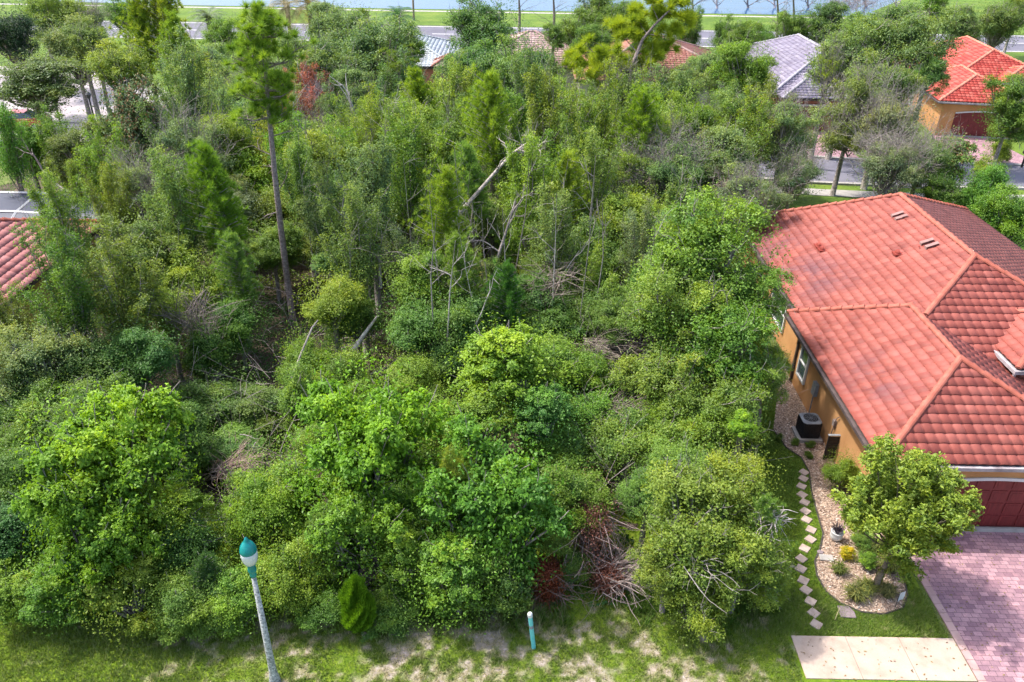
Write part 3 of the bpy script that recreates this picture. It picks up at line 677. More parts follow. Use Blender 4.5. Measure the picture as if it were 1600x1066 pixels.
# street in front of the far houses
st = [(-60, 63.5), (-20, 62.5), (2, 60.5), (14, 58), (22, 56.6), (30, 56), (40, 56.2), (60, 57), (90, 58), (90, 63.5), (60, 62.3), (44, 61.3), (34, 61.6), (26, 62.3), (16, 64), (4, 66.5), (-18, 68.5), (-60, 69.5)]
flat('street', st, .012, 'asphalt', 'residential street seen between the trees')
ed = [(x, y) for x, y in st[:9]]
def ribbon(name, pts, off0, off1, z0, z1, mat, label):
    mb = MB(); A_ = []; 
    for i, (x, y) in enumerate(pts):
        x0, y0 = pts[max(i-1, 0)]; x1, y1 = pts[min(i+1, len(pts)-1)]; l = math.hypot(x1-x0, y1-y0); nx_, ny_ = -(y1-y0)/l, (x1-x0)/l
        A_.append(((x+nx_*off0, y+ny_*off0), (x+nx_*off1, y+ny_*off1)))
    for (a, b), (c, d) in zip(A_[:-1], A_[1:]):
        mb.add([(*a, z0), (*c, z0), (*d, z0), (*b, z0), (*a, z1), (*c, z1), (*d, z1), (*b, z1)], [(3, 2, 1, 0), (4, 5, 6, 7), (0, 1, 5, 4), (2, 3, 7, 6)])
    return tag(mb.obj(name, mat), label, None, None, 'structure')
ribbon('kerb', ed, -.35, -.005, -.05, .13, 'concrete', 'concrete kerb along the near side of the street')
ribbon('street_sidewalk', ed, -3.0, -1.6, -.05, .05, 'concrete', 'sidewalk along the near side of the street')
ed2 = [(x, y) for x, y in st[9:]][::-1]
ribbon('kerb', ed2, .005, .35, -.05, .13, 'concrete', 'concrete kerb along the far side of the street')
flat('front_lawns', [(-20, 69.2), (4, 67.0), (16, 64.6), (26, 62.9), (34, 62.2), (44, 61.9), (60, 62.9), (90, 64.1), (90, 80), (-20, 80)], .008, 'grass_far', 'front lawns of the far houses')
flat('near_lawns', [(14, 50), (60, 50), (60, 56.4), (40, 55.7), (30, 55.5), (22, 56.1), (14, 57.5)], .006, 'grass_far', 'lawn behind the orange house')
flat('back_lawn', [(12.7, 40.8), (60, 40.8), (60, 50), (14, 50)], .007, 'grass_far', 'back garden lawn of the orange house')
flat('far_driveway', [(36.2, 61.9), (41.6, 61.9), (41.2, 70), (36.4, 70)], .020, 'paver', 'driveway of the red roofed house')
flat('far_driveway', [(23.2, 63.3), (27.6, 62.6), (28.0, 74), (23.4, 74)], .020, 'paver', 'driveway of the grey roofed house')
flat('far_driveway', [(-18.5, 68.8), (-13.2, 68.4), (-12.0, 79), (-17.0, 79)], .020, 'concrete_l', 'pale driveway of the pink turret house')
flat('parking_area', [(-56, 62.8), (-30, 63.0), (-30.5, 70), (-33, 79), (-44, 92), (-70, 92), (-75, 70)], .026, 'parking', 'pale paved car park at the left')

# ================================================================ FAR HOUSES
def simple_house(name, label, rects, tmat, cmat, wmat, wins=(), doors=(), org=None):
    x0, x1, y0, y1 = rects[0][:4]; ox, oy = (x0+x1)/2, (y0+y1)/2
    t = thing(name, label, 'house', (ox, oy, 0))
    pls = []; lns = []; sof = MB(); wl = MB(); bd = MB()
    for i, q in enumerate(rects):
        x0, x1, y0, y1, e, s = q[:6]; k0, k1 = (q[6], q[7]) if len(q) > 6 else (1, 1)
        pl, ln = hip(x0-ox, x1-ox, y0-oy, y1-oy, e, s, k0, k1); pls += pl; lns += ln
        for p in pl: bd.add([(a, b, c-.012) for a, b, c in p], [tuple(range(len(p)))])
        sof.box(x0-ox+.03, x1-ox-.03, y0-oy+.03, y1-oy-.03, e-.18+i*.004, e-.015+i*.001)
        wl.box(x0-ox+.5+i*.01, x1-ox-.5-i*.01, y0-oy+.45+i*.01, y1-oy-.45-i*.01, 0, e-.17)
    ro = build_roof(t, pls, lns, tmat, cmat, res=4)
    bd.obj('roof_boards', 'fascia', ro); sof.obj('eaves', 'fascia', t); wl.obj('wall', wmat, t)
    for (ax, c, u0, u1, z0, z1, out) in wins:
        c2 = c-(ox if ax == 'x' else oy); s_ = oy if ax == 'x' else ox
        window(t, ax, c2, u0-s_, u1-s_, z0, z1, out)
    for (c, u0, u1, z1) in doors:
        mb = MB(); mb.box(u0-ox, u1-ox, c-oy-.06, c-oy-.003, .03, z1)
        for i in range(4):
            for j in range(6):
                w_ = (u1-u0)/6; xx = u0-ox+j*w_; z = .08+i*(z1-.05)/4; mb.box(xx+.06, xx+w_-.06, c-oy-.08, c-oy-.0605, z+.05, z+(z1-.05)/4-.06)
        mb.obj('garage_door', 'door', t)
        mb = MB(); mb.box(u0-ox-.12, u1-ox+.12, c-oy-.10, c-oy-.003, z1+.004, z1+.16); mb.obj('door_trim', 'white', t)
    return t
RH = thing('red_roofed_house', 'orange house with bright red tile roof at upper right', 'house', (0, 0, 0), radians(-8))
_q = Matrix.Rotation(radians(-8), 2) @ Vector((-4.24, -10.0)); RH.location = (36.3-_q.x, 69.8-_q.y, 0)
swap = {'salmon roof tile': 'tile_red', 'orange ridge tile': 'cap_red'}
for ch in list(H.children):
    if ch.name.split('.')[0] in ('roof_vent', 'replaced_tiles', 'meter_box', 'cable_conduit'): continue
    c2 = ch.copy(); COL.objects.link(c2); c2.parent = RH
    def sw(o):
        mt = o.data.materials[0].name
        if mt in swap: o.data = o.data.copy(); o.data.materials[0] = M[swap[mt]]
    sw(c2)
    for g in ch.children:
        g2 = g.copy(); COL.objects.link(g2); g2.parent = c2; sw(g2)
simple_house('grey_roofed_house', 'house with lavender grey tile roof half hidden by oaks', [(22.6, 34.6, 71.8, 92, 3.0, .44), (23.0, 29.0, 70.2, 77, 2.9, .42)], 'tile_lav', 'cap_lav', surf('brick red wall', [(.3, (.30, .10, .07)), (.6, (.38, .15, .11))], 1, .9, .1), [], [(70.66, 23.2, 27.2, 2.2)])
simple_house('salmon_roofed_house', 'house with salmon tile roof behind the leaning pine', [(5.4, 21.6, 75.6, 91, 3.0, .36)], 'tile_sal', 'tile_pale', 'stucco_pale', [('y', 76.06, 12, 13.5, 1, 2.3, -1)], [])
simple_house('pale_roofed_house', 'house with pale pink tile roof and blank pale wall', [(-4.6, 7.6, 81.0, 92.5, 3.0, .42)], 'tile_pale', 'tile_pale', 'stucco_pale', [], [])
simple_house('white_roofed_house', 'house with silvery white tile roof beside the pink turret', [(-17, -5.8, 80.4, 93, 3.0, .36)], 'tile_white', 'tile_white', 'stucco_pink', [('y', 80.85, -12, -10.6, 1, 2.3, -1)], [])
th = simple_house('pink_turret', 'small pink entry turret with pyramid roof and dark openings', [(-8.0, -4.9, 77.3, 80.3, 3.6, .55)], 'tile_pale', 'tile_sal', 'stucco_pink', [('y', 77.75, -7.3, -6.6, .5, 2.3, -1), ('x', -7.5, 78.2, 79.3, .8, 2.3, -1)], [])
tag(th, None, 'turret')
mb = MB()
for k in range(20):
    a0, a1 = 2*pi*k/20, 2*pi*(k+1)/20
    mb.add([(-.0+r*cos(a), -.99+d_ , 2.85+r*sin(a)) for a in (a0, a1) for r in (.22, .30) for d_ in (-.08,)]+[(-.0+r*cos(a), -1.06, 2.85+r*sin(a)) for a in (a0, a1) for r in (.22, .30)], [(0, 1, 3, 2), (1, 5, 7, 3), (0, 2, 6, 4)])
mb.obj('round_moulding', 'stucco_pale', th)
simple_house('neighbour_house', 'house with salmon tile roof cut off by the left edge', [(-38, -21.4, 20.5, 39.0, 3.0, .40)], 'tile_nb_lit', 'cap', 'stucco_olive', [('x', -21.9, 24.5, 26, .9, 2.2, 1)], [])
# planter in front of turret
mb = MB(); mb.box(-8.1, -4.3, 75.0, 75.3, 0, .7); mb.box(-8.1, -7.8, 75.3, 77.6, 0, .7); mb.box(-4.6, -4.3, 75.3, 77.6, 0, .7); tag(mb.obj('planter_wall', 'stucco_pale'), 'low pale planter wall in front of the pink turret', 'planter')

# pool cage behind neighbour house
t = thing('pool_cage', 'white framed screen pool cage beyond the salmon roof at left', 'pool cage', (-27, 42, 0))
fr = MB(); sc = MB()
xs = [-9, -5.9, -2.9, .1, 2.9, 5.6]; 
def cz(yy): return 3.0 if yy < -2.4 else 3.75
prof = [(-2.7, 2.5), (-1.5, 2.95), (.9, 3.15), (2.2, 2.6)]
for x in xs:
    k = 0 if x < 3 else 1.2 if x < 5 else 2.2
    pr = [(x, y, z-(.12*k*(1 if z > 2.7 else 0))) for y, z in prof]; fr.tube([(x, -2.7, 0)]+pr+[(x, 2.2, 0)], .07, 4)
for y, z in prof: fr.tube([(xs[0], y, z), (xs[3], y, z), (xs[4], y, z-(.144 if z > 2.7 else 0)), (xs[5], y, z-(.264 if z > 2.7 else 0))], .075, 4)
for i in range(len(xs)-1):
    for (ya, za), (yb, zb) in zip(prof[:-1], prof[1:]): sc.add([(xs[i], ya, za-.02), (xs[i+1], ya, za-.02), (xs[i+1], yb, zb-.02), (xs[i], yb, zb-.02)], [(0, 1, 2, 3)])
    sc.add([(xs[i], 2.2, 0), (xs[i+1], 2.2, 0), (xs[i+1], 2.2, 2.6), (xs[i], 2.2, 2.6)], [(0, 1, 2, 3)])
fr.obj('frame', 'white', t); sc.obj('screen', 'screen', t)
flat('pool_deck', [(-37, 39.2), (-21.2, 39.2), (-21.2, 44.7), (-37, 44.7)], .018, 'concrete', 'paved deck under the screen cage')

# car park lamps
for (bx, by, tx, ty, lb) in ((110, 250, 88, 158, 'grey car park lamp with flat head, left of the two'), (156, 222, 146, 155, 'dark car park lamp with lantern head, right of the two')):
    b0 = P(bx, by); zt = 5.6
    for z in np.arange(3, 9, .05):
        d_ = np.array([b0[0], b0[1], z-CAM_H]); k_ = d_@_f; yy = 533-FPX*(d_@_U)/k_
        if yy < ty: zt = z; break
    t = thing('car_park_lamp', lb, 'lamp post', (b0[0], b0[1], 0), group='lamp posts at the car park')
    mb = MB(); mb.lathe([(0, 0), (.14, 0), (.14, .3), (.09, .32), (.065, zt), (0, zt)], 12); mb.obj('pole', 'polemetal', t)
    mb = MB()
    if bx == 110: mb.box(-.75, .05, -.16, .16, zt, zt+.14)
    else: mb.lathe([(0, zt), (.1, zt), (.2, zt+.3), (.24, zt+.32), (.1, zt+.5), (0, zt+.58)], 12)
    mb.obj('lamp_head', 'greymetal' if bx == 110 else 'polemetal', t, bevel=.02)
# fence
mb = MB(); t = thing('green_fence', 'dark green fence with pale rail behind the hedge at left', 'fence', (-30, 58.6, 0))
mb.box(-12, 4, -.03, .03, 0, 1.4); mb.obj('panel', 'fencegreen', t)
for i in range(9): mb = MB(); mb.box(-12+i*2-.05, -12+i*2+.05, -.10, -.032, 0, 1.55); mb.obj('post', 'fencegreen', t)
mb = MB(); mb.box(-12, 4, -.05, .05, 1.403, 1.47); mb.obj('rail', 'greymetal', t)
# mailbox
c = P(1596, 262); t = thing('mailbox', 'black mailbox on a post by the street at right edge', 'mailbox', (c[0], c[1], 0))
mb = MB(); mb.box(-.06, .06, -.06, .06, 0, 1.05); mb.obj('post', 'black', t)
mb = MB(); V = [(.13*cos(a), y, 1.19+.13*sin(a)) for y in (-.28, .28) for a in np.linspace(0, pi, 9)]; V += [(-.13, -.28, 1.055), (.13, -.28, 1.055), (-.13, .28, 1.055), (.13, .28, 1.055)]
mb.add(V, [(i, i+1, 10+i, 9+i) for i in range(8)]+[tuple(range(9))+(18, 19), tuple(range(9, 18))[::-1]+(21, 20), (0, 9, 21, 19), (8, 18, 20, 17), (18, 20, 21, 19)]); mb.obj('box', 'black', t)
# red car
c = P(44, 205); t = thing('parked_car', 'red parked car mostly hidden under the oak at left', 'car', (c[0]-.9, c[1]+.8, 0), radians(8))
body = [(-2.2, .45), (-2.25, .75), (-2.1, .95), (-1.2, 1.02), (-.55, 1.42), (.75, 1.45), (1.45, 1.05), (2.1, .95), (2.25, .7), (2.2, .4)]
def loft(mb, prof, ws):
    n = len(prof); V = [(x, -w_, z) for (x, z), w_ in zip(prof, ws)]+[(x, w_, z) for (x, z), w_ in zip(prof, ws)]
    mb.add(V, [tuple(range(n))[::-1], tuple(range(n, 2*n))]+[(i, (i+1) % n, n+(i+1) % n, n+i) for i in range(n)])
mb = MB(); loft(mb, [(-2.2, .32), (-2.27, .6), (-2.2, .86), (-1.25, .98), (1.5, 1.0), (2.15, .9), (2.27, .62), (2.2, .32)], [.86]*8); mb.obj('body', 'redcar', t, bevel=.06)
mb = MB(); loft(mb, [(-1.15, .985), (-.6, 1.40), (.7, 1.43), (1.4, 1.0)], [.80, .66, .66, .80]); cb = mb.obj('cabin', 'glass', t, bevel=.05)
mb = MB(); mb.box(-.58, .70, -.62, .62, 1.433, 1.455); mb.obj('roof_panel', 'redcar', cb)
for sx in (-1.4, 1.4):
    for sy in (-1, 1):
        mb = MB(); mb.tube([(sx, sy*.72, .32), (sx, sy*.9, .32)], .32, 20); wh = mb.obj('wheel', 'rubber', t); mb = MB(); mb.tube([(sx, sy*.88, .32), (sx, sy*.91, .32)], .2, 14); mb.obj('rim', 'greymetal', wh)
for sy in (-.6, .6): mb = MB(); mb.box(2.2, 2.29, sy-.18, sy+.18, .62, .76); mb.obj('headlight', 'white', t)
# utility pole and wires at the far road
t = thing('utility_pole', 'grey utility pole standing on the bank by the lake', 'utility pole', (-16, 131, 0))
mb = MB(); mb.lathe([(0, 0), (.16, 0), (.11, 11), (0, 11)], 10); mb.obj('pole', 'wood', t)
mb = MB()
for z in (8.1, 7.3): mb.tube([(-90+i*15, 0+.0*i, z-.5+.5*((i-6)/6)**2) for i in range(13)], .018, 4)
mb.obj('wires', 'greymetal', t)

# ================================================================ VEGETATION
def unit(r, n):
    v = r.normal(size=(n, 3)); return v/np.linalg.norm(v, axis=1, keepdims=True)
def leaves(r, C, Nn, L, asp=.55, curl=.18):
    "rhombic folded leaves at C with normals Nn"
    n = len(C); a = r.normal(size=(n, 3)); a -= (a*Nn).sum(1, keepdims=True)*Nn; a /= np.linalg.norm(a, axis=1, keepdims=True)+1e-9
    b = np.cross(Nn, a); l = (L*r.uniform(.7, 1.3, n))[:, None]; w = l*asp
    V = np.stack([C-a*l*.5, C+b*w*.5+Nn*l*curl, C+a*l*.5-Nn*l*curl*.4, C-b*w*.5+Nn*l*curl], 1).reshape(-1, 3)
    return V, np.arange(n*4).reshape(-1, 4)
def segs_mesh(name, S, mat, n=4):
    S = np.array(S, float); p0, p1, r0, r1 = S[:, :3], S[:, 3:6], S[:, 6], S[:, 7]
    d = p1-p0; d /= np.linalg.norm(d, axis=1, keepdims=True)+1e-9
    ref = np.where(np.abs(d[:, 2:3]) > .9, np.array([[1., 0, 0]]), np.array([[0, 0, 1.]]))
    a = np.cross(d, ref); a /= np.linalg.norm(a, axis=1, keepdims=True); b = np.cross(d, a)
    V = []
    for p, r in ((p0, r0), (p1, r1)):
        for k in range(n):
            q = 2*pi*k/n; V.append(p+(a*cos(q)+b*sin(q))*r[:, None])
    V = np.stack(V, 1).reshape(-1, 3); m = len(S); F = []
    base = np.arange(m)*2*n
    for k in range(n): F.append(np.stack([base+k, base+(k+1) % n, base+n+(k+1) % n, base+n+k], 1))
    return mesh(name, V, np.concatenate(F), mat, smooth=True)
def grow(r, S, p, d, L, rad, dep, spread=.7, kids=3, up=.1, wig=.18, shrink=.62, tips=None):
    k = 3; pts = [p]; dd = d.copy()
    for i in range(k):
        dd = dd+r.normal(0, wig, 3)+np.array([0, 0, up]); dd /= np.linalg.norm(dd)
        q = p+dd*L/k; a, b = rad*(1-.5*i/k), rad*(1-.5*(i+1)/k); S.append([*p, *q, a, b]); p = q; pts.append(q)
    if tips is not None: tips.append((p, dd))
    if dep <= 0: return
    for c in range(kids):
        st_ = pts[r.randint(1, k+1)]; nd = dd+r.normal(0, spread, 3); nd /= np.linalg.norm(nd)
        grow(r, S, st_, nd, L*shrink*r.uniform(.7, 1.2), rad*.5, dep-1, spread, kids, up, wig, shrink, tips)

PAR = {  # lobes, lobe radius, clumps, leaves/clump, clump sigma, leaf size, aspect, lowest lobe z, twigs depth, material
 'lush': dict(nl=40, lr=(.17, .32), nc=20, lf=52, cs=.036, L=.050, asp=.55, zlow=-.95, tw=1, mat='leaf', upn=.95),
 'oak': dict(nl=34, lr=(.18, .36), nc=22, lf=32, cs=.055, L=.046, asp=.55, zlow=-.9, tw=2, mat='leaf', upn=.85),
 'vine': dict(nl=24, lr=(.22, .40), nc=30, lf=40, cs=.058, L=.042, asp=.7, zlow=-.95, tw=1, mat='leaf', upn=.9),
 'grey': dict(nl=30, lr=(.16, .32), nc=22, lf=36, cs=.060, L=.042, asp=.5, zlow=-.9, tw=3, mat='leaf', upn=.7),
 'mag': dict(nl=18, lr=(.24, .36), nc=22, lf=22, cs=.050, L=.085, asp=.42, zlow=-.9, tw=2, mat='magnolia', upn=.8),
 'up': dict(nl=0, lr=(.2, .3), nc=0, lf=30, cs=.05, L=.046, asp=.5, zlow=-.9, tw=4, mat='leaf', upn=.8),
 'sparse': dict(nl=22, lr=(.14, .24), nc=10, lf=16, cs=.05, L=.050, asp=.4, zlow=-.6, tw=4, mat='leaf', upn=.7),
}
PROTO = {}
def make_proto(kind, seed):
    key = (kind, seed)
    if key in PROTO: return PROTO[key]
    r = np.random.RandomState(seed*97+sum(map(ord, kind)))
    S = []; tips = []
    if kind in PAR:
        p = PAR[kind]; C = []; G = []; SP = []; LC = []; HU = []
        k = 0; az = r.uniform(0, 2*pi)
        gap = unit(r, 3)
        nm_ = r.randint(4, 7); MS = []
        for i_ in range(nm_):
            d = unit(r, 1)[0]; d[2] = max(d[2], p['zlow']*.8); MS.append((d*r.uniform(.30, .62), r.uniform(.34, .60)))
        MS.append((np.zeros(3), .55))
        while k < p['nl']*1.25:
            mc, mr = MS[r.randint(0, len(MS))]; d = unit(r, 1)[0]
            if d[2] < -.6 and mc[2] > -.2: continue
            lr = r.uniform(*p['lr'])*.92; q = mc+d*np.array([1, 1, .9])*mr*r.uniform(.6, 1.12)
            if np.linalg.norm(q) > 1.15 or q[2] < p['zlow']: continue
            LC.append((q, lr)); k += 1
        for q, lr in LC:
            sq = np.array([1, 1, .75])
            nd = unit(r, p['nc']); nd[:, 2] = np.abs(nd[:, 2])*np.where(r.rand(p['nc']) < .78, 1, -1)
            cc = q+nd*sq*lr*r.uniform(.55, 1.12, (p['nc'], 1))
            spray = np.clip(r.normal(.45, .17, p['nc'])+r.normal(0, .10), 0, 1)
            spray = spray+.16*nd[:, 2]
            hu_ = float(np.clip(r.normal(.52, .22), .01, 1))
            for c, s, o in zip(cc, spray, nd):
                m = int(p['lf']*r.uniform(.6, 1.3))
                pts = c+r.normal(0, p['cs'], (m, 3))*np.array([1, 1, .7])
                nn = unit(r, m)*.75+np.array([0, 0, p['upn']])+o*.5; nn /= np.linalg.norm(nn, axis=1, keepdims=True)
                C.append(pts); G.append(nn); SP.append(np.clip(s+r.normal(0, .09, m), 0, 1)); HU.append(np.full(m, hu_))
        if kind == 'up':
            for li in range(14):
                a = r.uniform(0, 2*pi); s_ = r.uniform(.05, .85); zt = 1.15-.75*s_**2+r.normal(0, .22); st0 = np.array([0, 0, -.95]); ph = r.uniform(-.5, .5); prev = st0; hu0 = r.normal(.52, .2)
                for t in np.linspace(.12, 1, 10):
                    q = np.array([cos(a+ph*t)*s_*t**.8, sin(a+ph*t)*s_*t**.8, -.95+(zt+.95)*t]); S.append([*prev, *q, .024*(1.1-t), .024*(1.0-t)+.004]); d0 = (q-prev)/(np.linalg.norm(q-prev)+1e-9); prev = q
                    if t < .3: continue
                    for cc_ in range(5):
                        o = unit(r, 1)[0]; o[2] = abs(o[2])*.8-.1; c0 = q+o*r.uniform(.05, .26)*(1.25-.6*t)
                        if r.rand() < .5: S.append([*q, *(c0+o*.05), .007, .003])
                        m = int(30*r.uniform(.4, 1.3)); C.append(c0+r.normal(0, .05, (m, 3))); nn = unit(r, m)*.75+o*.4+np.array([0, 0, .8]); G.append(nn/np.linalg.norm(nn, axis=1, keepdims=True))
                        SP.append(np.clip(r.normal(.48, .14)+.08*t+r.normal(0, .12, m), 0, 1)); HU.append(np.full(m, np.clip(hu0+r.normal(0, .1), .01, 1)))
                if r.rand() < .35: grow(r, S, prev, np.array([cos(a)*.3, sin(a)*.3, 1]), .4, .006, 1, .5, 2, .1)
            for cc_ in range(55):
                o = unit(r, 1)[0]; c0 = o*np.array([.75, .75, .5])*r.uniform(.3, 1)+[0, 0, -.3]; m = 34; C.append(c0+r.normal(0, .07, (m, 3))); nn = unit(r, m)*.8+np.array([0, 0, .7]); G.append(nn/np.linalg.norm(nn, axis=1, keepdims=True)); SP.append(np.clip(r.normal(.42, .14)+r.normal(0, .12, m), 0, 1)); HU.append(np.full(m, .45))
        m = int(len(LC)*p['nc']*p['lf']*(.05 if kind == 'lush' else .07)) or 400; HU.append(np.full(m, .5)); dd = unit(r, m); dd[:, 2] = np.maximum(dd[:, 2], p['zlow']); hz = .82+.35*vnoise(dd[:, 0]*2+dd[:, 2]+7, dd[:, 1]*2+9, 1.6)
        C.append(dd*hz[:, None]*r.uniform(.55, 1.05, (m, 1))); G.append((dd*.5+unit(r, m)*.7+[0, 0, .4])); SP.append(np.clip(r.normal(.45, .1, m), 0, 1)); G[-1] /= np.linalg.norm(G[-1], axis=1, keepdims=True)
        C = np.concatenate(C); G = np.concatenate(G); tone = np.concatenate(SP)
        V, F = leaves(r, C, G, p['L'], p['asp'])
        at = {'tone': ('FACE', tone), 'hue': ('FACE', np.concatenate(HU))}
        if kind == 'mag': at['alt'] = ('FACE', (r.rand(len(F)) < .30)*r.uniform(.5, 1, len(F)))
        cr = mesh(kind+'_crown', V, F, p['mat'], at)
        for q, lr in LC:
            p0 = np.array([0, 0, -.55 if p['zlow'] > -.9 else -.8])+r.normal(0, .03, 3); mid = (p0*.45+q*.55)+np.array([0, 0, -.10])+r.normal(0, .05, 3)
            S.append([*p0, *mid, .032, .020]); S.append([*mid, *q, .020, .011])
            d = q-mid; d /= np.linalg.norm(d)+1e-9
            for t in range(2 if p['tw'] < 3 else 3): grow(r, S, q if t else mid, d+r.normal(0, .3, 3)+np.array([0, 0, .0 if p['tw'] < 3 else .6]), .34 if p['tw'] < 3 else .60, .009, min(2, p['tw']-1) if p['tw'] > 1 else 0, .6, 3, .04)
        br = segs_mesh(kind+'_branches', S, 'bark' if kind not in ('grey', 'sparse') else 'deadwood', 3)
    elif kind == 'young':      # feathery young pine: whorls of needle tufts
        C = []; D = []
        bend = r.uniform(-.25, .25, 2); lop = unit(r, 1)[0]
        for i in range(30):
            z = -1+2*(i/30)**.9; R_ = ((1-(z+1)/2)**.6*.85+.08)*r.uniform(.6, 1.2); nb = 5 if z < .6 else 3; a0 = r.uniform(0, 6)
            for j in range(nb):
                a = a0+2*pi*j/nb+r.normal(0, .25); L = R_*r.uniform(.4, 1.25)*(1+.35*(cos(a)*lop[0]+sin(a)*lop[1])); d = np.array([cos(a), sin(a), .35+.3*(z+1)/2]); d /= np.linalg.norm(d)
                b0 = np.array([bend[0]*((z+1)/2)**2, bend[1]*((z+1)/2)**2, z]); S.append([*b0, *(b0+d*L), .012, .005])
                for t in np.arange(.25, 1.05, .13 if L > .4 else .2):
                    C.append(b0+d*L*t+r.normal(0, .05, 3)); D.append(d+np.array([0, 0, .5]))
        C = np.array(C); D = np.array(D); D /= np.linalg.norm(D, axis=1, keepdims=True); k = 40
        [S.append([bend[0]*(i/8)**2, bend[1]*(i/8)**2, -1.1+i*.256, bend[0]*((i+1)/8)**2, bend[1]*((i+1)/8)**2, -1.1+(i+1)*.256, .035-.003*i, .032-.003*i]) for i in range(8)]
        CC = np.repeat(C, k, 0); DD = np.repeat(D, k, 0)*.75+unit(r, len(CC))*.8; DD /= np.linalg.norm(DD, axis=1, keepdims=True)
        s_ = np.cross(DD, unit(r, len(CC))); s_ /= np.linalg.norm(s_, axis=1, keepdims=True)+1e-9; L = r.uniform(.09, .16, (len(CC), 1))
        V = np.stack([CC-s_*.0065, CC+s_*.0065, CC+DD*L], 1).reshape(-1, 3)
        cr = mesh('young_crown', V, np.arange(len(V)).reshape(-1, 3), 'needle', {'tone': ('FACE', np.clip(np.repeat(r.normal(.5, .15, len(C)), k)+r.normal(0, .15, len(CC)), 0, 1))})
        br = segs_mesh('young_branches', S, 'deadwood', 4)
    elif kind == 'juniper':
        n = 26000; z = r.uniform(-1, 1, n)
        prof = np.interp(z, [-1, -.75, -.3, .2, .6, .85, 1], [.35, .80, .95, .80, .5, .28, .04])
        a = r.uniform(0, 2*pi, n); lump = .50+.75*vnoise(np.cos(a)*2.2+5, z*3+np.sin(a)*2.2+9, 1.3)
        rad = prof*lump*np.sqrt(r.uniform(.25, 1, n))
        C = np.stack([np.cos(a)*rad, np.sin(a)*rad, z+(lump-.9)*.2], 1)
        D = np.stack([np.cos(a)*.6, np.sin(a)*.6, np.ones(n)*1.0], 1)+unit(r, n)*.6; D /= np.linalg.norm(D, axis=1, keepdims=True)
        s_ = np.cross(D, unit(r, n)); s_ /= np.linalg.norm(s_, axis=1, keepdims=True)
        V = np.stack([C-s_*.022, C+s_*.022, C+D*r.uniform(.12, .34, (n, 1))], 1).reshape(-1, 3)
        cr = mesh('juniper_crown', V, np.arange(len(V)).reshape(-1, 3), 'needle', {'tone': ('FACE', np.clip(r.normal(.45, .16, n)+(lump-.9)*.6, 0, 1))})
        S.append([0, 0, -1.05, 0, 0, .6, .06, .02]); br = segs_mesh('juniper_branches', S, 'bark', 4)
    PROTO[key] = (cr, br); return cr, br

CT = {'BR': (.20, .345, .026), 'YG': (.24, .355, .030), 'LG': (.185, .315, .036), 'MG': (.13, .24, .040), 'DG': (.070, .17, .036),
      'GG': (.18, .28, .11), 'OG': (.165, .27, .05), 'BG': (.085, .20, .055), 'PG': (.24, .36, .15), 'TG': (.20, .26, .16), 'PI': (.26, .40, .05), 'DD': (.03, .075, .03), 'PD': (.21, .34, .08)}
KN = {'L': ('lush', 'leafy_shrub', 'shrub'), 'O': ('oak', 'oak_tree', 'tree'), 'V': ('vine', 'vine_covered_shrub', 'shrub'), 'G': ('grey', 'twiggy_tree', 'tree'), 'M': ('mag', 'magnolia_tree', 'tree'),
      'Y': ('young', 'young_pine', 'pine tree'), 'J': ('juniper', 'conical_shrub', 'conical shrub'), 'S': ('sparse', 'sparse_tree', 'tree')}
GR = {'L': 'leafy shrubs of the overgrown lot', 'O': 'broadleaf trees among the houses and the wood', 'V': 'vine covered shrubs of the wooded lot', 'G': 'twiggy grey green trees of the wood', 'Y': 'young pines in the wood', 'S': 'sparse tall thin trees'}
PLACED = []
rt = np.random.RandomState(21)
def plant(k, X, Y, hc, r, rz, col, label, group=None, seed=None, jit=.12, trunkr=None, bcol=None, up=False):
    kind, nm, cat = KN[k]
    if up: kind = 'up'; rz *= 1.22
    cr, br = make_proto(kind, seed if seed is not None else rt.randint(0, {'young': 2, 'mag': 2, 'juniper': 1, 'sparse': 2}.get(kind, 4)))
    t = thing(nm, label, cat, (X, Y, 0), rt.uniform(0, 2*pi), group if group else GR.get(k))
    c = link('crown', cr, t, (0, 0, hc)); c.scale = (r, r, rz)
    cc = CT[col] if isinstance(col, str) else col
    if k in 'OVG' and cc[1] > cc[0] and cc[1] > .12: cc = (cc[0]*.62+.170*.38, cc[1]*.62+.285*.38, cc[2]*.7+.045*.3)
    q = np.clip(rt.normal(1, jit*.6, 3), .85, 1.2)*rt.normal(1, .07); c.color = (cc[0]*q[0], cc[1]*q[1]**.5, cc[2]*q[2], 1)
    b = link('branches', br, t, (0, 0, hc)); b.scale = (r, r, rz); b.color = bcol or ((.62, .6, .58, 1) if k in 'GS' else (1, 1, 1, 1))
    zt = hc-rz*.5; tr = trunkr or .05+.028*hc
    if k in 'JY': zt = hc-rz*.7
    if zt > .15:
        mb = MB(); px_, py_ = rt.normal(0, .08, 2); mb.tube([(px_, py_, -.05), (px_*.6, py_*.5, zt*.4), (0, 0, zt)], [tr, tr*.8, tr*.6 if k != 'Y' else r*.035], 6)
        o = mb.obj('trunk', 'bark' if k != 'Y' else 'pinebark', t, smooth=True)
    PLACED.append((X, Y, r, col, hc)); return t
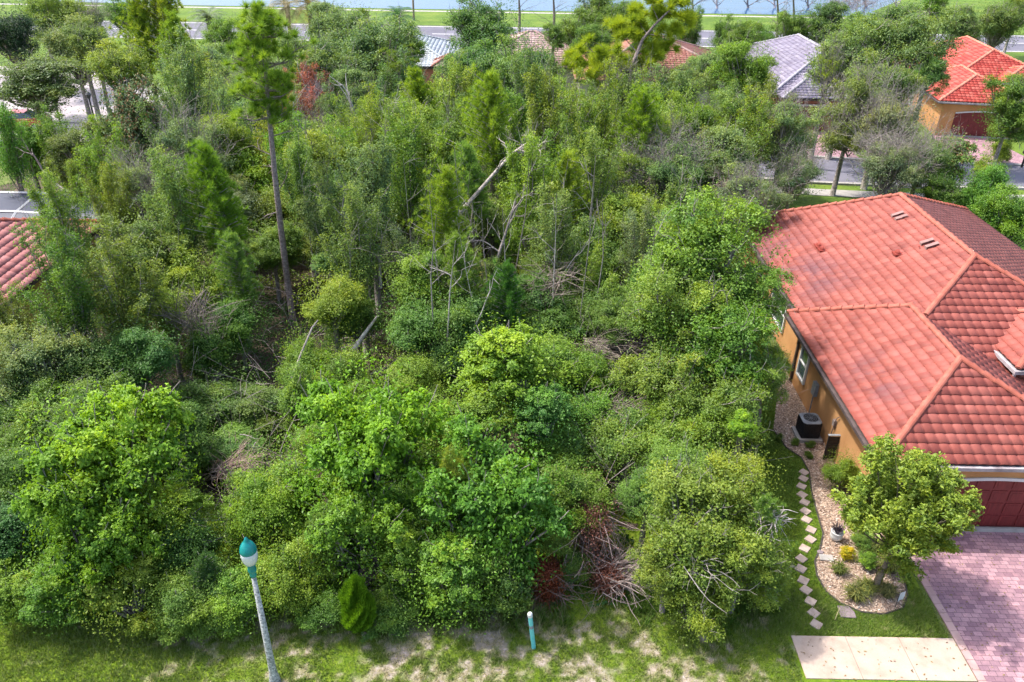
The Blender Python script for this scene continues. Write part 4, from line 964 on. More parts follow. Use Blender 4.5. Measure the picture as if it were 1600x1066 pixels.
def T(k, px, py, rp, hc, col, label, kz=None, **kw):
    X, Y, _ = P(px, py, hc); r = rp*(1.12 if py > 230 else 1.03 if py > 115 else 1.06)*depth(X, Y, hc)/FPX
    kzd = {'L': .85, 'O': 1.0 if py > 260 else 1.1 if py > 130 else 1.05, 'V': .9, 'G': 1.0 if py > 260 else 1.05 if py > 130 else .85, 'M': 1.25, 'Y': 1.25, 'J': 1.9, 'S': 1.2}[k]
    rz = r*(kz or kzd)
    if k in 'LVJ' and hc < 1.6*r and not kz: rz = hc*.98
    rz = min(rz, hc*.99)
    if ((k in 'OG' and 165 < py < 545 and px < 1035) or (k in 'OVG' and px < 300 and 330 < py < 600)) and rt.rand() < .66: kw['up'] = True
    return plant(k, X, Y, hc, r, rz, col, label, **kw)
# (kind, px, py, radius px, crown centre height, tint, label [, kz])
TREES = [
# ---- front edge of the lot
('L', 28, 925, 55, 1.1, 'LG', 'leafy yellow green shrub on the lawn edge at the far left bottom corner'),
('L', 20, 830, 52, 2.2, 'BG', 'dark blue green shrub at the left edge above the corner shrub'),
('L', 105, 915, 62, 1.25, 'LG', 'drooping leafy shrub second from left along the lawn edge'),
('L', 150, 840, 90, 2.4, 'BR', 'bright green bush below the large yellow green bush at left'),
('L', 180, 745, 112, 3.2, 'BR', 'large bright yellow green bush, biggest one at the left'),
('L', 255, 800, 60, 2.4, 'BR', 'bright green bush right of the big left bush'),
('L', 205, 925, 66, 1.25, 'LG', 'yellow green shrub on the lawn edge below the bright left bushes'),
('V', 285, 935, 58, 1.1, 'MG', 'shrub with pale twigs on the lawn edge left of the street lamp'),
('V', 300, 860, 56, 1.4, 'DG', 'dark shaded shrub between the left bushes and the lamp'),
('V', 345, 930, 50, 1.0, 'MG', 'vine draped shrub just left of the lamp pole'),
('Y', 322, 905, 34, 1.6, 'BG', 'small blue green feathery sapling left of the lamp globe'),
('V', 395, 925, 56, 1.15, 'YG', 'yellow green vine mound directly behind the lamp pole'),
('V', 455, 900, 60, 1.4, 'YG', 'yellow green vine mound just right of the lamp pole'),
('V', 425, 820, 62, 1.9, 'LG', 'vine tangled shrub above and behind the lamp globe'),
('Y', 500, 850, 42, 2.2, 'PD', 'soft grey green feathery sapling right of the lamp'),
('V', 500, 945, 46, .75, 'MG', 'low weedy shrub between lamp pole and conical shrub'),
('J', 558, 946, 25, 1.35, (.15, .30, .02), 'bright green conical shrub standing at the edge of the verge', None),
('V', 615, 950, 44, .7, 'MG', 'low weedy shrub right of the bright conical shrub'),
('L', 575, 715, 112, 3.3, (.185, .34, .026), 'large bright green rounded bush in the front centre'),
('L', 558, 828, 88, 2.2, (.15, .285, .028), 'darker bush below the large rounded front bush'),
('L', 640, 880, 64, 1.5, 'LG', 'bush hung with yellow vines left of the broad front bush'),
('L', 640, 775, 58, 2.5, (.13, .26, .03), 'mid green bush filling the gap right of the large rounded bush'),
('L', 716, 900, 78, 1.6, (.15, .285, .028), 'broad leafy bush touching the verge left of the marker pipe'),
('L', 765, 795, 108, 2.9, (.13, .275, .03), 'broad green bush in the front centre above the marker pipe'),
('L', 780, 895, 62, 1.5, 'MG', 'mid green bush on the verge above the marker pipe'),
('V', 716, 745, 26, 4.1, 'YG', 'narrow yellow green vine covered sapling between two front bushes', 2.4),
('L', 795, 590, 92, 3.8, 'BR', 'big bright bush in the middle below the leaning grey trunk'),
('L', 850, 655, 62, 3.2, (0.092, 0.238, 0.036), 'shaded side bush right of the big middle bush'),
('L', 745, 660, 60, 3.2, 'LG', 'green bush below left of the big middle bush'),
('V', 865, 835, 36, 1.8, 'MG', 'dark vine covered bush left of the brown brush pile'),
('V', 895, 885, 30, .8, 'MG', 'green vine patch between the two rusty brush piles'),
('V', 862, 690, 46, 2.2, 'LG', 'vine mound behind the tall brown brush pile'),
('O', 1095, 825, 92, 2.9, (0.182, 0.284, 0.036), 'large yellow green oak at the front right of the lot'),
('O', 1160, 870, 62, 2.3, (0.169, 0.264, 0.036), 'right half of the front oak beside the stepping stones'),
('O', 1040, 885, 50, 1.9, (0.173, 0.271, 0.036), 'left skirt of the front oak above the rusty brush'),
('O', 1085, 935, 62, 1.15, (0.161, 0.251, 0.036), 'low oak skirt resting on the verge grass'),
('O', 1012, 775, 42, 2.4, 'OG', 'small oak crown right of the tall brown brush pile'),
('O', 1150, 760, 66, 3.2, (0.186, 0.290, 0.036), 'oak crown below the yellow tipped shrub'),
('Y', 1195, 815, 36, 3.0, 'PD', 'pale feathery sapling leaning over the side lawn'),
('O', 1205, 900, 34, 1.0, 'YG', 'drooping yellow oak branch end beside the stepping stones'),
('O', 1060, 740, 66, 3.0, 'OG', 'oak crown above the front right oak'),
('L', 1160, 665, 24, 3.7, (0.279, 0.436, 0.036), 'small yellow tipped shrub near the side lawn'),
# ---- big oak column at right
('O', 1115, 395, 92, 6.6, (0.178, 0.297, 0.048), 'tallest oak crown left of the orange house roof'),
('O', 1160, 470, 66, 5.2, (0.152, 0.264, 0.042), 'oak crown touching the roof corner of the orange house'),
('O', 1045, 470, 74, 5.2, (0.190, 0.297, 0.048), 'oak crown on the left shoulder of the tall right oak'),
('O', 1110, 540, 84, 4.2, (0.158, 0.264, 0.036), 'oak crown below the tall right oak beside the side window'),
('O', 1175, 590, 48, 3.4, (0.182, 0.284, 0.042), 'oak crown hanging over the side lawn by the air conditioner'),
('O', 1045, 590, 72, 3.2, 'OG', 'oak crown right of the heap of pale broken branches'),
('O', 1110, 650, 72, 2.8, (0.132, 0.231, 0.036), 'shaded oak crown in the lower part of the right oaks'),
('V', 1010, 680, 60, 1.8, (0.186, 0.290, 0.036), 'flat vine mat right of the fallen grey branches'),
('O', 1195, 560, 34, 3.2, 'YG', 'yellowish oak branch by the side window'),
# ---- left flank
('V', 25, 730, 52, 2.6, 'DG', 'dark vine shrub on the left edge beside the largest bright bush'),
('V', 70, 660, 60, 2.7, 'MG', 'olive vine mound at left above the largest bright bush'),
('V', 20, 620, 50, 3.0, 'DG', 'dark shaded shrub on the left edge'),
('O', 150, 655, 62, 3.2, (0.112, 0.198, 0.036), 'olive green tree above the largest bright bush'),
('L', 235, 660, 44, 2.9, 'BR', 'small bright bush above right of the largest left bush'),
('V', 285, 700, 54, 1.6, 'DG', 'dark vine mound right of the bright left bushes'),
('O', 60, 560, 62, 4.0, 'GG', 'pale twig tree at left below the neighbour roof'),
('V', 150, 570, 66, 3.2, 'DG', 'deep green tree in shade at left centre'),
('O', 108, 462, 68, 5.2, (0.106, 0.218, 0.036), 'dark green tree in front of the neighbour house wall'),
('O', 104, 372, 56, 6.2, (0.169, 0.264, 0.038), 'tall oak with yellow tips over the neighbour roof'),
('O', 18, 515, 44, 3.8, (0.161, 0.251, 0.048), 'yellowish tree under the eave of the neighbour house'),
('V', 190, 480, 72, 4.3, 'MG', 'large dark green tree left of the vine draped dome'),
('V', 215, 560, 60, 3.2, 'DG', 'dark vine tree below the large dark green tree'),
('V', 335, 620, 74, 1.1, 'DG', 'low dark carpet of vines in the left clearing'),
('V', 375, 690, 62, .7, 'MG', 'low vine mat by the palmetto frond'),
('V', 425, 640, 52, 1.0, 'MG', 'vine mound right of the dark clearing'),
('V', 395, 800, 46, 1.0, 'LG', 'low shrub beside the pale brush heap'),
('V', 480, 700, 44, 1.8, 'LG', 'shrub just left of the large rounded front bush'),
('V', 490, 620, 56, 2.0, 'OG', 'yellowish vine mound below the broken white trunk'),
('V', 300, 445, 56, 3.6, 'YG', 'yellow green vine draped dome left of the lone pine'),
('V', 265, 500, 40, 3.0, 'LG', 'vine curtain under the yellow green dome'),
('Y', 345, 310, 56, 6.2, (0.172, 0.343, 0.042), 'bright feathery young pine left of the lone pine trunk'),
('Y', 375, 425, 42, 4.0, 'PD', 'feathery young pine in front of the lone pine trunk'),
('O', 225, 390, 64, 4.6, (0.152, 0.238, 0.060), 'olive green oak left of the bright feathery pine'),
('G', 275, 350, 62, 5.0, 'GG', 'grey green oak with fine twigs left of the bright young pine'),
('G', 240, 295, 54, 5.2, 'TG', 'grey green oak above the olive oak at left'),
('O', 185, 330, 40, 4.6, 'LG', 'green oak behind the screen cage'),
('V', 372, 500, 48, 2.4, 'DG', 'dark green tree at the foot of the lone pine'),
('V', 330, 545, 46, 2.0, 'DG', 'shaded tangle left of the lone pine foot'),
('V', 520, 470, 54, 4.0, 'YG', 'tall yellow green vine covered tree right of the lone pine'),
('V', 485, 570, 48, 2.0, 'LG', 'green vine tree in front of the yellow green vine tree'),
('V', 560, 500, 46, 2.8, 'MG', 'vine covered tree left of the broken white trunk'),
('V', 555, 600, 50, 2.0, 'LG', 'vine mound below the broken white trunk'),
('V', 640, 590, 50, 2.6, 'LG', 'green shrub above the large front bushes'),
('V', 660, 505, 60, 3.6, 'DG', 'dark vine covered tree left of the leaning grey trunk'),
('V', 650, 430, 50, 4.8, 'YG', 'yellow green vine top above the dark vine tree'),
('O', 560, 400, 60, 5.0, (0.139, 0.218, 0.060), 'olive tree with grey twigs in the middle of the wood'),
('G', 580, 330, 62, 5.4, 'TG', 'grey green tree above the olive middle tree'),
('G', 512, 350, 50, 5.0, 'GG', 'grey green tree right of the lone pine trunk'),
('V', 425, 385, 44, 3.2, 'MG', 'dark green tree crown touching the lone pine trunk'),
('Y', 695, 330, 46, 6.4, 'PI', 'young pine with long tufts left of the bleached fallen trunk'),
('Y', 715, 425, 44, 5.0, 'PD', 'young pine left of the leaning grey trunk'),
('Y', 795, 470, 40, 4.2, (0.092, 0.224, 0.048), 'dark feathery pine right of the leaning grey trunk'),
('V', 745, 480, 44, 3.4, 'MG', 'vine tree at the base of the leaning grey trunk'),
('O', 640, 290, 60, 5.8, 'LG', 'green tree left of the young tufted pine'),
('Y', 770, 195, 56, 8.0, 'PI', 'tall pale young pine above the bleached fallen trunk'),
('Y', 740, 290, 42, 6.0, 'PD', 'young pine just left of the bleached fallen trunk'),
('V', 845, 490, 60, 3.2, 'DG', 'dark tree right of the dark feathery pine'),
('V', 870, 565, 56, 2.8, 'LG', 'vine mound above the pale broken branches'),
('V', 935, 490, 52, 3.2, 'OG', 'yellow green vine hump left of the tall right oak'),
('G', 860, 400, 60, 4.8, 'GG', 'twiggy grey tree in the middle right of the wood'),
('O', 830, 330, 62, 5.6, 'LG', 'bright green tree right of the bleached fallen trunk'),
('V', 925, 400, 56, 4.4, 'MG', 'dark vine tree left of the yellow vine mound'),
('V', 990, 345, 56, 5.0, 'YG', 'yellow vine mound above left of the tall right oak'),
('O', 920, 310, 56, 5.6, (0.145, 0.244, 0.060), 'green oak above the dark vine tree'),
('G', 1000, 400, 46, 4.6, 'TG', 'grey twiggy tree under the yellow vine mound'),
('Y', 880, 300, 44, 6.2, 'PI', 'bright young pine right of the green tree by the fallen trunk'),
# ---- upper band
('O', 175, 285, 50, 4.8, 'YG', 'yellow green oak right of the magnolia foot'),
('O', 18, 248, 42, 5.0, (0.119, 0.290, 0.036), 'bright green tree on the left edge below the car park'),
('O', 120, 300, 30, 3.6, 'LG', 'green tree behind the screen cage at left'),
('G', 300, 180, 62, 6.4, 'PG', 'pale grey green tree right of the dark magnolia'),
('G', 300, 250, 56, 5.4, 'TG', 'grey twiggy tree below the pale tree by the magnolia'),
('O', 350, 220, 50, 5.6, 'YG', 'yellow green oak left of the lone pine crown'),
('O', 500, 250, 56, 5.6, 'LG', 'green tree right of the lone pine crown'),
('V', 535, 300, 50, 4.8, 'MG', 'dark green tree at the foot of the bleached bare tree'),
('O', 475, 300, 46, 5.0, 'OG', 'olive tree beside the lone pine trunk top'),
('O', 640, 215, 56, 6.0, 'LG', 'yellow green tree under the pale thin trunk'),
('O', 585, 235, 44, 5.4, 'YG', 'yellow green tree behind the bleached bare tree'),
('Y', 660, 165, 42, 6.2, 'PI', 'bright young pine left of the pink turret'),
('O', 700, 235, 54, 5.6, 'MG', 'green tree below the pink turret'),
('O', 855, 225, 62, 5.8, (0.165, 0.257, 0.048), 'olive yellow tree in the upper middle'),
('O', 800, 270, 46, 5.6, 'LG', 'green tree above the top of the bleached trunk'),
('O', 880, 165, 44, 6.2, 'YG', 'yellow green tree left of the leaning pine trunk'),
('O', 945, 215, 56, 5.8, 'LG', 'light green tree below the leaning pine'),
('Y', 1005, 210, 50, 6.4, 'PI', 'bright young pine right of the leaning pine foot'),
('O', 900, 265, 50, 5.0, 'MG', 'mid green tree in the upper middle of the wood'),
('O', 1080, 195, 56, 6.0, (0.190, 0.297, 0.036), 'yellow green dome tree below the salmon roof'),
('O', 1050, 145, 50, 5.8, 'GG', 'grey green tree in front of the salmon roof'),
('G', 975, 145, 50, 5.6, 'GG', 'fine twigged tree behind the leaning pine trunk'),
('G', 1060, 265, 54, 5.0, 'PG', 'pale grey green tree below the yellow green dome'),
('O', 1130, 260, 56, 5.0, 'GG', 'grey green oak above the tall right oak'),
('G', 1170, 315, 50, 4.6, 'TG', 'grey twig tree at the far corner of the orange house roof'),
('O', 1150, 190, 54, 5.6, (0.152, 0.238, 0.084), 'grey green oak right of the yellow green dome'),
('O', 1165, 110, 50, 6.4, 'LG', 'yellow green oak left of the lavender grey roof'),
('O', 1115, 105, 40, 6.0, 'GG', 'small grey green oak right of the salmon roof'),
('G', 1225, 215, 52, 5.0, 'PG', 'pale twiggy tree in front of the grey roofed house'),
('G', 1240, 275, 44, 3.6, 'TG', 'grey twiggy tree behind the far end of the orange house'),
('S', 1292, 125, 36, 6.6, 'YG', 'thin yellow green tree before the lavender grey roof'),
# ---- upper right oaks over the street
('O', 1330, 85, 62, 8.0, (0.169, 0.264, 0.102), 'pale windswept oak over the lavender grey roof'),
('O', 1425, 75, 66, 8.5, (0.165, 0.257, 0.090), 'large windswept oak left of the red roof'),
('O', 1385, 140, 62, 7.0, (0.152, 0.238, 0.078), 'oak with visible forked limbs in front of the street'),
('O', 1448, 118, 30, 7.0, (0.156, 0.244, 0.084), 'oak branch reaching over the red roof'),
('G', 1330, 185, 58, 5.4, 'GG', 'grey green oak by the far driveway'),
('G', 1400, 215, 62, 5.0, 'TG', 'grey twiggy oak in front of the red garage door'),
('G', 1385, 270, 46, 4.0, (0.177, 0.277, 0.204), 'almost leafless pale grey tree behind the ridge of the orange house'),
('G', 1440, 250, 46, 4.4, 'GG', 'grey green twiggy tree behind the orange house ridge'),
('M', 1495, 255, 40, 3.8, 'MG', 'small magnolia with brown leaves behind the orange house'),
('O', 1470, 300, 38, 3.0, 'DG', 'dark green tree touching the rear slope of the orange house roof'),
('V', 1528, 315, 42, 2.4, (0.119, 0.277, 0.036), 'bright green shrub beyond the rear roof slope'),
('V', 1575, 345, 46, 2.2, 'LG', 'shrub at the right edge beyond the orange house'),
('V', 1545, 275, 26, 1.4, 'YG', 'yellow green bush by the street at right'),
('O', 1583, 165, 50, 5.0, 'MG', 'dark green oak at the right edge beside the red roofed house'),
('V', 1560, 235, 22, 1.1, 'YG', 'small yellow bush on the front lawn of the red roofed house'),
# ---- background trees
('O', 22, 55, 52, 7.0, 'DD', 'very dark evergreen tree in the top left corner'),
('O', 78, 30, 44, 7.0, 'MG', 'mid green tree in the top left'),
('G', 135, 30, 38, 6.0, (0.127, 0.198, 0.168), 'dull grey tree in the top left'),
('O', 340, 110, 44, 6.2, 'PG', 'pale grey green oak left of the lone pine crown behind the yellow green oak'),
('O', 350, 60, 34, 5.4, 'LG', 'green tree left of the brown palms in front of the far lawn'),
('G', 395, 150, 40, 5.6, 'PG', 'pale twiggy tree right behind the lone pine crown'),
('O', 300, 110, 36, 6.0, 'YG', 'yellow green tree right of the yellow green pines'),
('O', 415, 45, 30, 5.0, 'GG', 'grey green tree behind the top of the lone pine'),
('O', 640, 72, 30, 7.0, 'LG', 'green tree standing in front of the left part of the silvery roof'),
('O', 515, 42, 40, 6.4, 'GG', 'grey green oak between the brown palms and the green palm'),
('O', 1012, 62, 30, 6.4, 'DG', 'dark tree right behind the crown of the leaning pine'),
('O', 1165, 62, 30, 6.0, 'MG', 'mid green tree at the far road left of the lavender roof'),
('O', 1345, 48, 30, 6.4, 'MG', 'mid green tree behind the pale windswept oak'),
('O', 60, 6, 40, 8.0, 'MG', 'tall green tree cut by the top edge at left'),
('O', 125, 62, 36, 7.0, 'GG', 'grey green tree between the dull grey tree and the paler oak'),
('O', 865, 55, 20, 6.0, 'MG', 'small green tree between the slim pines above the pale pink roof'),
('O', 395, 95, 36, 6.6, 'LG', 'green tree behind the left side of the lone pine crown'),
('O', 195, 22, 34, 5.0, 'DG', 'dark tree behind the pale yellow green pine'),
('O', 50, 130, 82, 5.6, (0.114, 0.178, 0.090), 'wide grey green oak spreading over the car park', .58),
('O', 115, 80, 56, 6.0, (0.161, 0.251, 0.120), 'paler oak behind the wide car park oak'),
('O', 190, 105, 52, 7.5, (0.228, 0.356, 0.060), 'light yellow green tree above the magnolia'),
('O', 150, 80, 34, 6.0, 'PG', 'pale tree left of the light yellow green tree'),
('V', 95, 232, 34, 1.0, 'MG', 'green hedge shrub at the edge of the car park'),
('V', 145, 236, 30, 1.0, 'LG', 'green shrub by the dark green fence'),
('O', 500, 110, 62, 6.0, (0.158, 0.251, 0.120), 'round grey green oak right of the lone pine'),
('O', 585, 95, 72, 6.4, (0.145, 0.231, 0.114), 'broad grey green oak in front of the silvery roof'),
('O', 550, 60, 50, 6.0, (0.156, 0.244, 0.120), 'upper grey green oak beside the palms'),
('O', 565, 150, 44, 5.4, (0.132, 0.211, 0.102), 'lower grey green oak right of the red topped shrub'),
('O', 460, 90, 36, 6.0, 'YG', 'yellow green tree tip right of the lone pine crown'),
('O', 760, 50, 56, 7.4, (0.079, 0.158, 0.066), 'dark oak crown above the pink turret roof'),
('O', 745, 105, 52, 6.4, (0.079, 0.165, 0.060), 'dark oak crown right of the pink turret'),
('O', 825, 115, 66, 6.6, (0.125, 0.205, 0.090), 'large grey green oak in front of the pale pink roof'),
('O', 835, 175, 52, 5.6, (0.132, 0.211, 0.090), 'grey green oak below the pale pink roof'),
('O', 930, 68, 34, 5.5, (0.079, 0.198, 0.048), 'bright dark tree between the two pale roofs'),
('O', 900, 50, 38, 5.0, 'DG', 'dark tree left of the leaning pine top'),
('O', 965, 40, 42, 6.0, 'DG', 'dark tree behind the top of the leaning pine'),
('O', 935, 20, 38, 6.0, 'BG', 'blue green tree at the top behind the leaning pine'),
('O', 1075, 50, 22, 5.0, 'DG', 'narrow dark tree right of the leaning pine top', 2.0),
('O', 1130, 55, 22, 5.0, 'DG', 'narrow dark tree left of the far road gap', 1.6),
('O', 1185, 65, 30, 4.0, 'DG', 'low dark tree at the far road'),
('O', 1235, 50, 34, 5.0, 'DG', 'dark tree above the left end of the lavender roof'),
('O', 1290, 35, 36, 6.0, (0.066, 0.132, 0.054), 'dark tree behind the lavender roof peak'),
('O', 1395, 38, 34, 6.0, (0.059, 0.132, 0.048), 'round dark tree behind the windswept oaks'),
('O', 1455, 12, 26, 6.0, 'LG', 'light green tree in the meadow at the top'),
('O', 1505, 45, 36, 5.0, (0.066, 0.145, 0.054), 'dark spreading tree behind the red roof peak'),
('O', 1560, 35, 42, 5.4, (0.066, 0.145, 0.054), 'dark tree behind the right side of the red roof'),
('O', 1590, 12, 30, 6.0, 'MG', 'green tree in the top right corner'),
('V', 430, 60, 20, 3.0, 'LG', 'small yellow green bush below the brown palms'),
('Y', 487, 33, 7, 2.2, 'DG', 'small dark columnar tree beside the brown palms'),
('V', 560, 28, 16, 3.0, 'YG', 'yellow green bush left of the green palm'),
('Y', 255, 25, 52, 9.5, (.30, .41, .045), 'bright yellow green pine crown at the top left'),
('Y', 225, 60, 40, 8.0, (.28, .39, .045), 'yellow green pine crown left of the brightest pine'),
('Y', 280, 85, 42, 8.0, (.26, .38, .045), 'yellow green pine crown below the brightest pine'),
]
for e in TREES:
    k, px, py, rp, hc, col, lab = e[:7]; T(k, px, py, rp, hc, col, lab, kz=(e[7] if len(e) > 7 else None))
T('M', 208, 190, 52, 6.4, (.075, .13, .05), 'tall dark magnolia with brown leaf undersides beside the car park', kz=1.35)
# garden tree and shrub beside the house
x, y, _ = P(1366, 922)
mb = MB(); t = thing('garden_tree', 'small leafy tree with mossy trunk in the mulch bed before the garage', 'tree', (x, y, .01), .4)
crown, brn = make_proto('mag', 0)
PARG = dict(PAR['mag']); 
def garden_crown():
    r = np.random.RandomState(77); C = []; G = []; S_ = []; S = []
    root = np.array([.42, .12, 1.45])
    S += [[0, 0, -.05, .04, .02, .5, .13, .105], [.04, .02, .45, .20, .05, 1.0, .105, .085], [.20, .05, .95, *root, .085, .065]]
    cen = np.array([.36, .15, 3.3])
    for i in range(64):
        d = unit(r, 1)[0]; d[2] = d[2]*.9+.05; q = cen+d*np.array([1.55, 1.5, 1.95])*r.uniform(.45, 1.08)
        mid = (root+q)/2+np.array([0, 0, -.15]); S += [[*root, *mid, .035, .022], [*mid, *q, .022, .010]]
        tips = []
        for j in range(4): grow(r, S, mid+(q-mid)*r.uniform(.2, 1), (q-mid)/np.linalg.norm(q-mid)+r.normal(0, .6, 3), .5, .010, 1, .6, 3, .15, tips=tips)
        for (tp, td) in tips:
            m = r.randint(34, 54); s = np.clip(r.normal(.5, .22), 0, 1)
            dd = unit(r, m)*.9+td*.7+np.array([0, 0, .35]); dd /= np.linalg.norm(dd, axis=1, keepdims=True)
            c = tp+dd*.07+r.normal(0, .07, (m, 3)); n = np.cross(dd, unit(r, m)); n[:, 2] = np.abs(n[:, 2])+.5; n /= np.linalg.norm(n, axis=1, keepdims=True)
            C.append(c); G.append(n); S_.append(np.clip(s+r.normal(0, .15, m), 0, 1))
    C = np.concatenate(C); G = np.concatenate(G); V, F = leaves(r, C, G, .115, .45)
    return mesh('garden_crown', V, F, 'leaf', {'tone': ('FACE', np.concatenate(S_))}), S
gc, S = garden_crown(); o = link('crown', gc, t); o.color = (.245, .345, .05, 1)
o = link('trunk', segs_mesh('garden_trunk', S, 'bark', 6), t); o.color = (.55, .5, .4, 1)
moss = MB(); 
r = np.random.RandomState(3); C = np.array([[.02+.17*z+.11*cos(a), .02+.04*z+.10*sin(a), z] for z, a in zip(r.uniform(.02, .9, 500)**1.2, r.uniform(2, 5.6, 500))]); Nn = unit(r, 500); V, F = leaves(r, C, Nn, .07, .5)
o = link('moss', mesh('moss', V, F, 'leaf', {'tone': ('FACE', r.rand(500))}), t); o.color = (.16, .19, .02, 1)
x, y, _ = P(1308, 765); plant('V', x, y, .85, .78, .85, (.20, .26, .02), 'round yellow green shrub against the orange wall by the dark screen', 'shrubs in the garden bed')
x, y, _ = P(1323, 872); plant('L', x, y, .22, .30, .24, (.50, .44, .02), 'small bright yellow shrub in the mulch bed', 'shrubs in the garden bed')
x, y, _ = P(1350, 880); plant('L', x, y, .28, .40, .30, 'LG', 'low green shrub under the garden tree beside the yellow shrub', 'shrubs in the garden bed')
x, y, _ = P(1345, 850); plant('V', x, y, .4, .45, .42, 'MG', 'mid green shrub behind the yellow shrub', 'shrubs in the garden bed')
for (px, py, lb) in ((1218, 688, 'left of the air conditioner'), (1240, 695, 'in front of the air conditioner'), (1265, 700, 'between air conditioner and dark screen'), (1262, 716, 'at the bed edge below the air conditioner')):
    x, y, _ = P(px, py); plant('V', x, y, .17, .20, .18, 'MG', 'tiny round green shrub '+lb, 'tiny shrubs round the air conditioner')
# ornamental grass clumps in the bed
def grass_clump(px, py, h, n, col, label, seed, alt=0):
    r = np.random.RandomState(seed); x, y, _ = P(px, py); V = []; tn = []
    for i in range(n):
        a = r.uniform(0, 2*pi); q = r.uniform(.1, 1)*h; w_ = .011; b0 = np.array([r.normal(0, h*.15), r.normal(0, h*.15), 0]); hh = h*r.uniform(.5, 1)
        dx, dy = cos(a), sin(a); m = b0+np.array([dx*q*.4, dy*q*.4, hh*.75]); e = b0+np.array([dx*q, dy*q, hh*.7]); s = np.array([-dy, dx, 0])*w_
        V += [b0-s, b0+s, m+s, m-s, m-s, m+s, e, e]; tn += [r.rand()]*2
    V = np.array(V)+0; F = np.arange(len(V)).reshape(-1, 4)
    o = link('grass_clump', mesh('grass_clump', V, F, 'leaf', {'tone': ('FACE', tn)}), None, (x, y, .012)); o.color = (*col, 1)
    return tag(o, label, 'ornamental grass', 'grass clumps in the garden bed')
grass_clump(1310, 895, 0.42, 208, (.13, .17, .04), 'loose grass clump between flagstone and yellow shrub', 1)
grass_clump(1335, 935, 0.51, 352, (.17, .19, .06), 'straw green grass clump at the front of the mulch bed', 2)
grass_clump(1352, 925, 0.51, 320, (.16, .19, .05), 'grass clump just left of the garden tree trunk', 3)
grass_clump(1385, 930, 0.45, 320, (.19, .20, .08), 'dry grass clump right of the garden tree trunk', 4)
grass_clump(1388, 890, 0.60, 384, (.18, .22, .06), 'tall grass clump behind the garden tree trunk', 5)
grass_clump(1400, 872, 0.60, 320, (.16, .20, .06), 'grass clump between garden tree and driveway', 6)
grass_clump(1370, 862, 0.54, 320, (.15, .19, .05), 'grass clump in the shade under the garden tree', 7)

# ---------------------------------------------------------------- pines with tall trunks
def needles(r, C, D, k, L, w_, tone):
    CC = np.repeat(C, k, 0); DD = np.repeat(D, k, 0)*.55+unit(r, len(CC))*.9; DD /= np.linalg.norm(DD, axis=1, keepdims=True)
    s_ = np.cross(DD, unit(r, len(CC))); s_ /= np.linalg.norm(s_, axis=1, keepdims=True)+1e-9; l = r.uniform(.7, 1.2, (len(CC), 1))*L
    V = np.stack([CC-s_*w_, CC+s_*w_, CC+DD*l], 1).reshape(-1, 3)
    return V, np.clip(np.repeat(tone, k)+r.normal(0, .13, len(CC)), 0, 1)
def tall_pine(name, label, pts, rad, bran, col, seed, tuft=.34, k=110, bare=(), tw=.011):
    "pts: trunk polyline in world; bran: list of (t along trunk 0..1, azimuth deg, length, rise, tufts)"
    r = np.random.RandomState(seed); base = np.array(pts[0]); pts = [np.array(p)-base for p in pts]
    t = thing(name, label, 'pine tree', tuple(base)); mb = MB(); L = len(pts)-1
    rr = [rad*(1-.78*i/L) for i in range(L+1)]; mb.tube(pts, rr, 9); mb.obj('trunk', 'pinebark', t, smooth=True)
    def at(u):
        u = min(max(u, 0), .999)*L; i = int(u); return pts[i]*(1-u+i)+pts[i+1]*(u-i)
    S = []; C = []; D = []; tn = []
    for (u, az, ln, rise, nt_) in bran:
        a = radians(az); p0 = at(u); d = np.array([cos(a), sin(a), rise]); d /= np.linalg.norm(d); p1 = p0+d*ln*.55+np.array([0, 0, -.05*ln]); p2 = p0+d*ln+np.array([0, 0, .12*ln])
        S += [[*p0, *p1, .045, .03], [*p1, *p2, .03, .012]]; s0 = r.normal(.5, .12)
        for i in range(nt_):
            b = p0+(p2-p0)*r.uniform(.45, 1.0); q = b+r.normal(0, 1, 3)*np.array([.27, .27, .16])*ln**.5*.95+np.array([0, 0, .1]); S.append([*b, *q, .014, .007]); C.append(q); D.append(d*.4+np.array([0, 0, .9])); tn.append(np.clip(r.normal(s0, .12), 0, 1))
    for (u, az, ln, rise) in bare:
        a = radians(az); grow(r, S, at(u), np.array([cos(a), sin(a), rise]), ln, .03, 2, .5, 2, -.02)
    V, tone = needles(r, np.array(C), np.array(D), k, tuft, tw, np.array(tn))
    o = link('crown', mesh('pine_crown', V, np.arange(len(V)).reshape(-1, 3), 'needle', {'tone': ('FACE', tone)}), t); o.color = (*col, 1)
    link('branches', segs_mesh('pine_branches', S, 'pinebark', 4), t)
    return t
r = np.random.RandomState(8)
b0 = np.array(P(458, 503)); 
def onplane(px, py, Y):      # point seen at the pixel, standing at distance Y
    d = _f+_R*(px-800)/FPX-_U*(py-533)/FPX; t_ = Y/d[1]; return np.array([0, 0, CAM_H])+d*t_
pp = [b0]+[onplane(x, y, b0[1]+dy) for x, y, dy in ((448, 430, 0), (438, 350, 0), (429, 270, 0), (422, 195, .1), (418, 150, .1), (414, 100, .1), (411, 55, .1), (409, 22, 0))]
br = []
for i in range(54):
    u = r.uniform(.46, .995)**.9
    br.append((u, r.uniform(0, 360), r.uniform(.6, 1.9)*(1.05-.6*(u-.55)/.45)*(.75 if u < .6 else 1), r.uniform(.0, .5)+(.8 if u > .95 else 0), 5))
tall_pine('pine_tree', 'tall lone pine with long bare trunk standing above the left wood', pp, .17, br, (.21, .35, .045), 5, .34, 120, bare=[(.33, 20, .8, .2), (.42, 180, .9, .3), (.47, 350, 1.0, .3), (.53, 160, 1.1, .2), (.28, 200, .7, .1), (.50, 30, .9, .4), (.38, 100, .6, .2)])
Y0 = 60
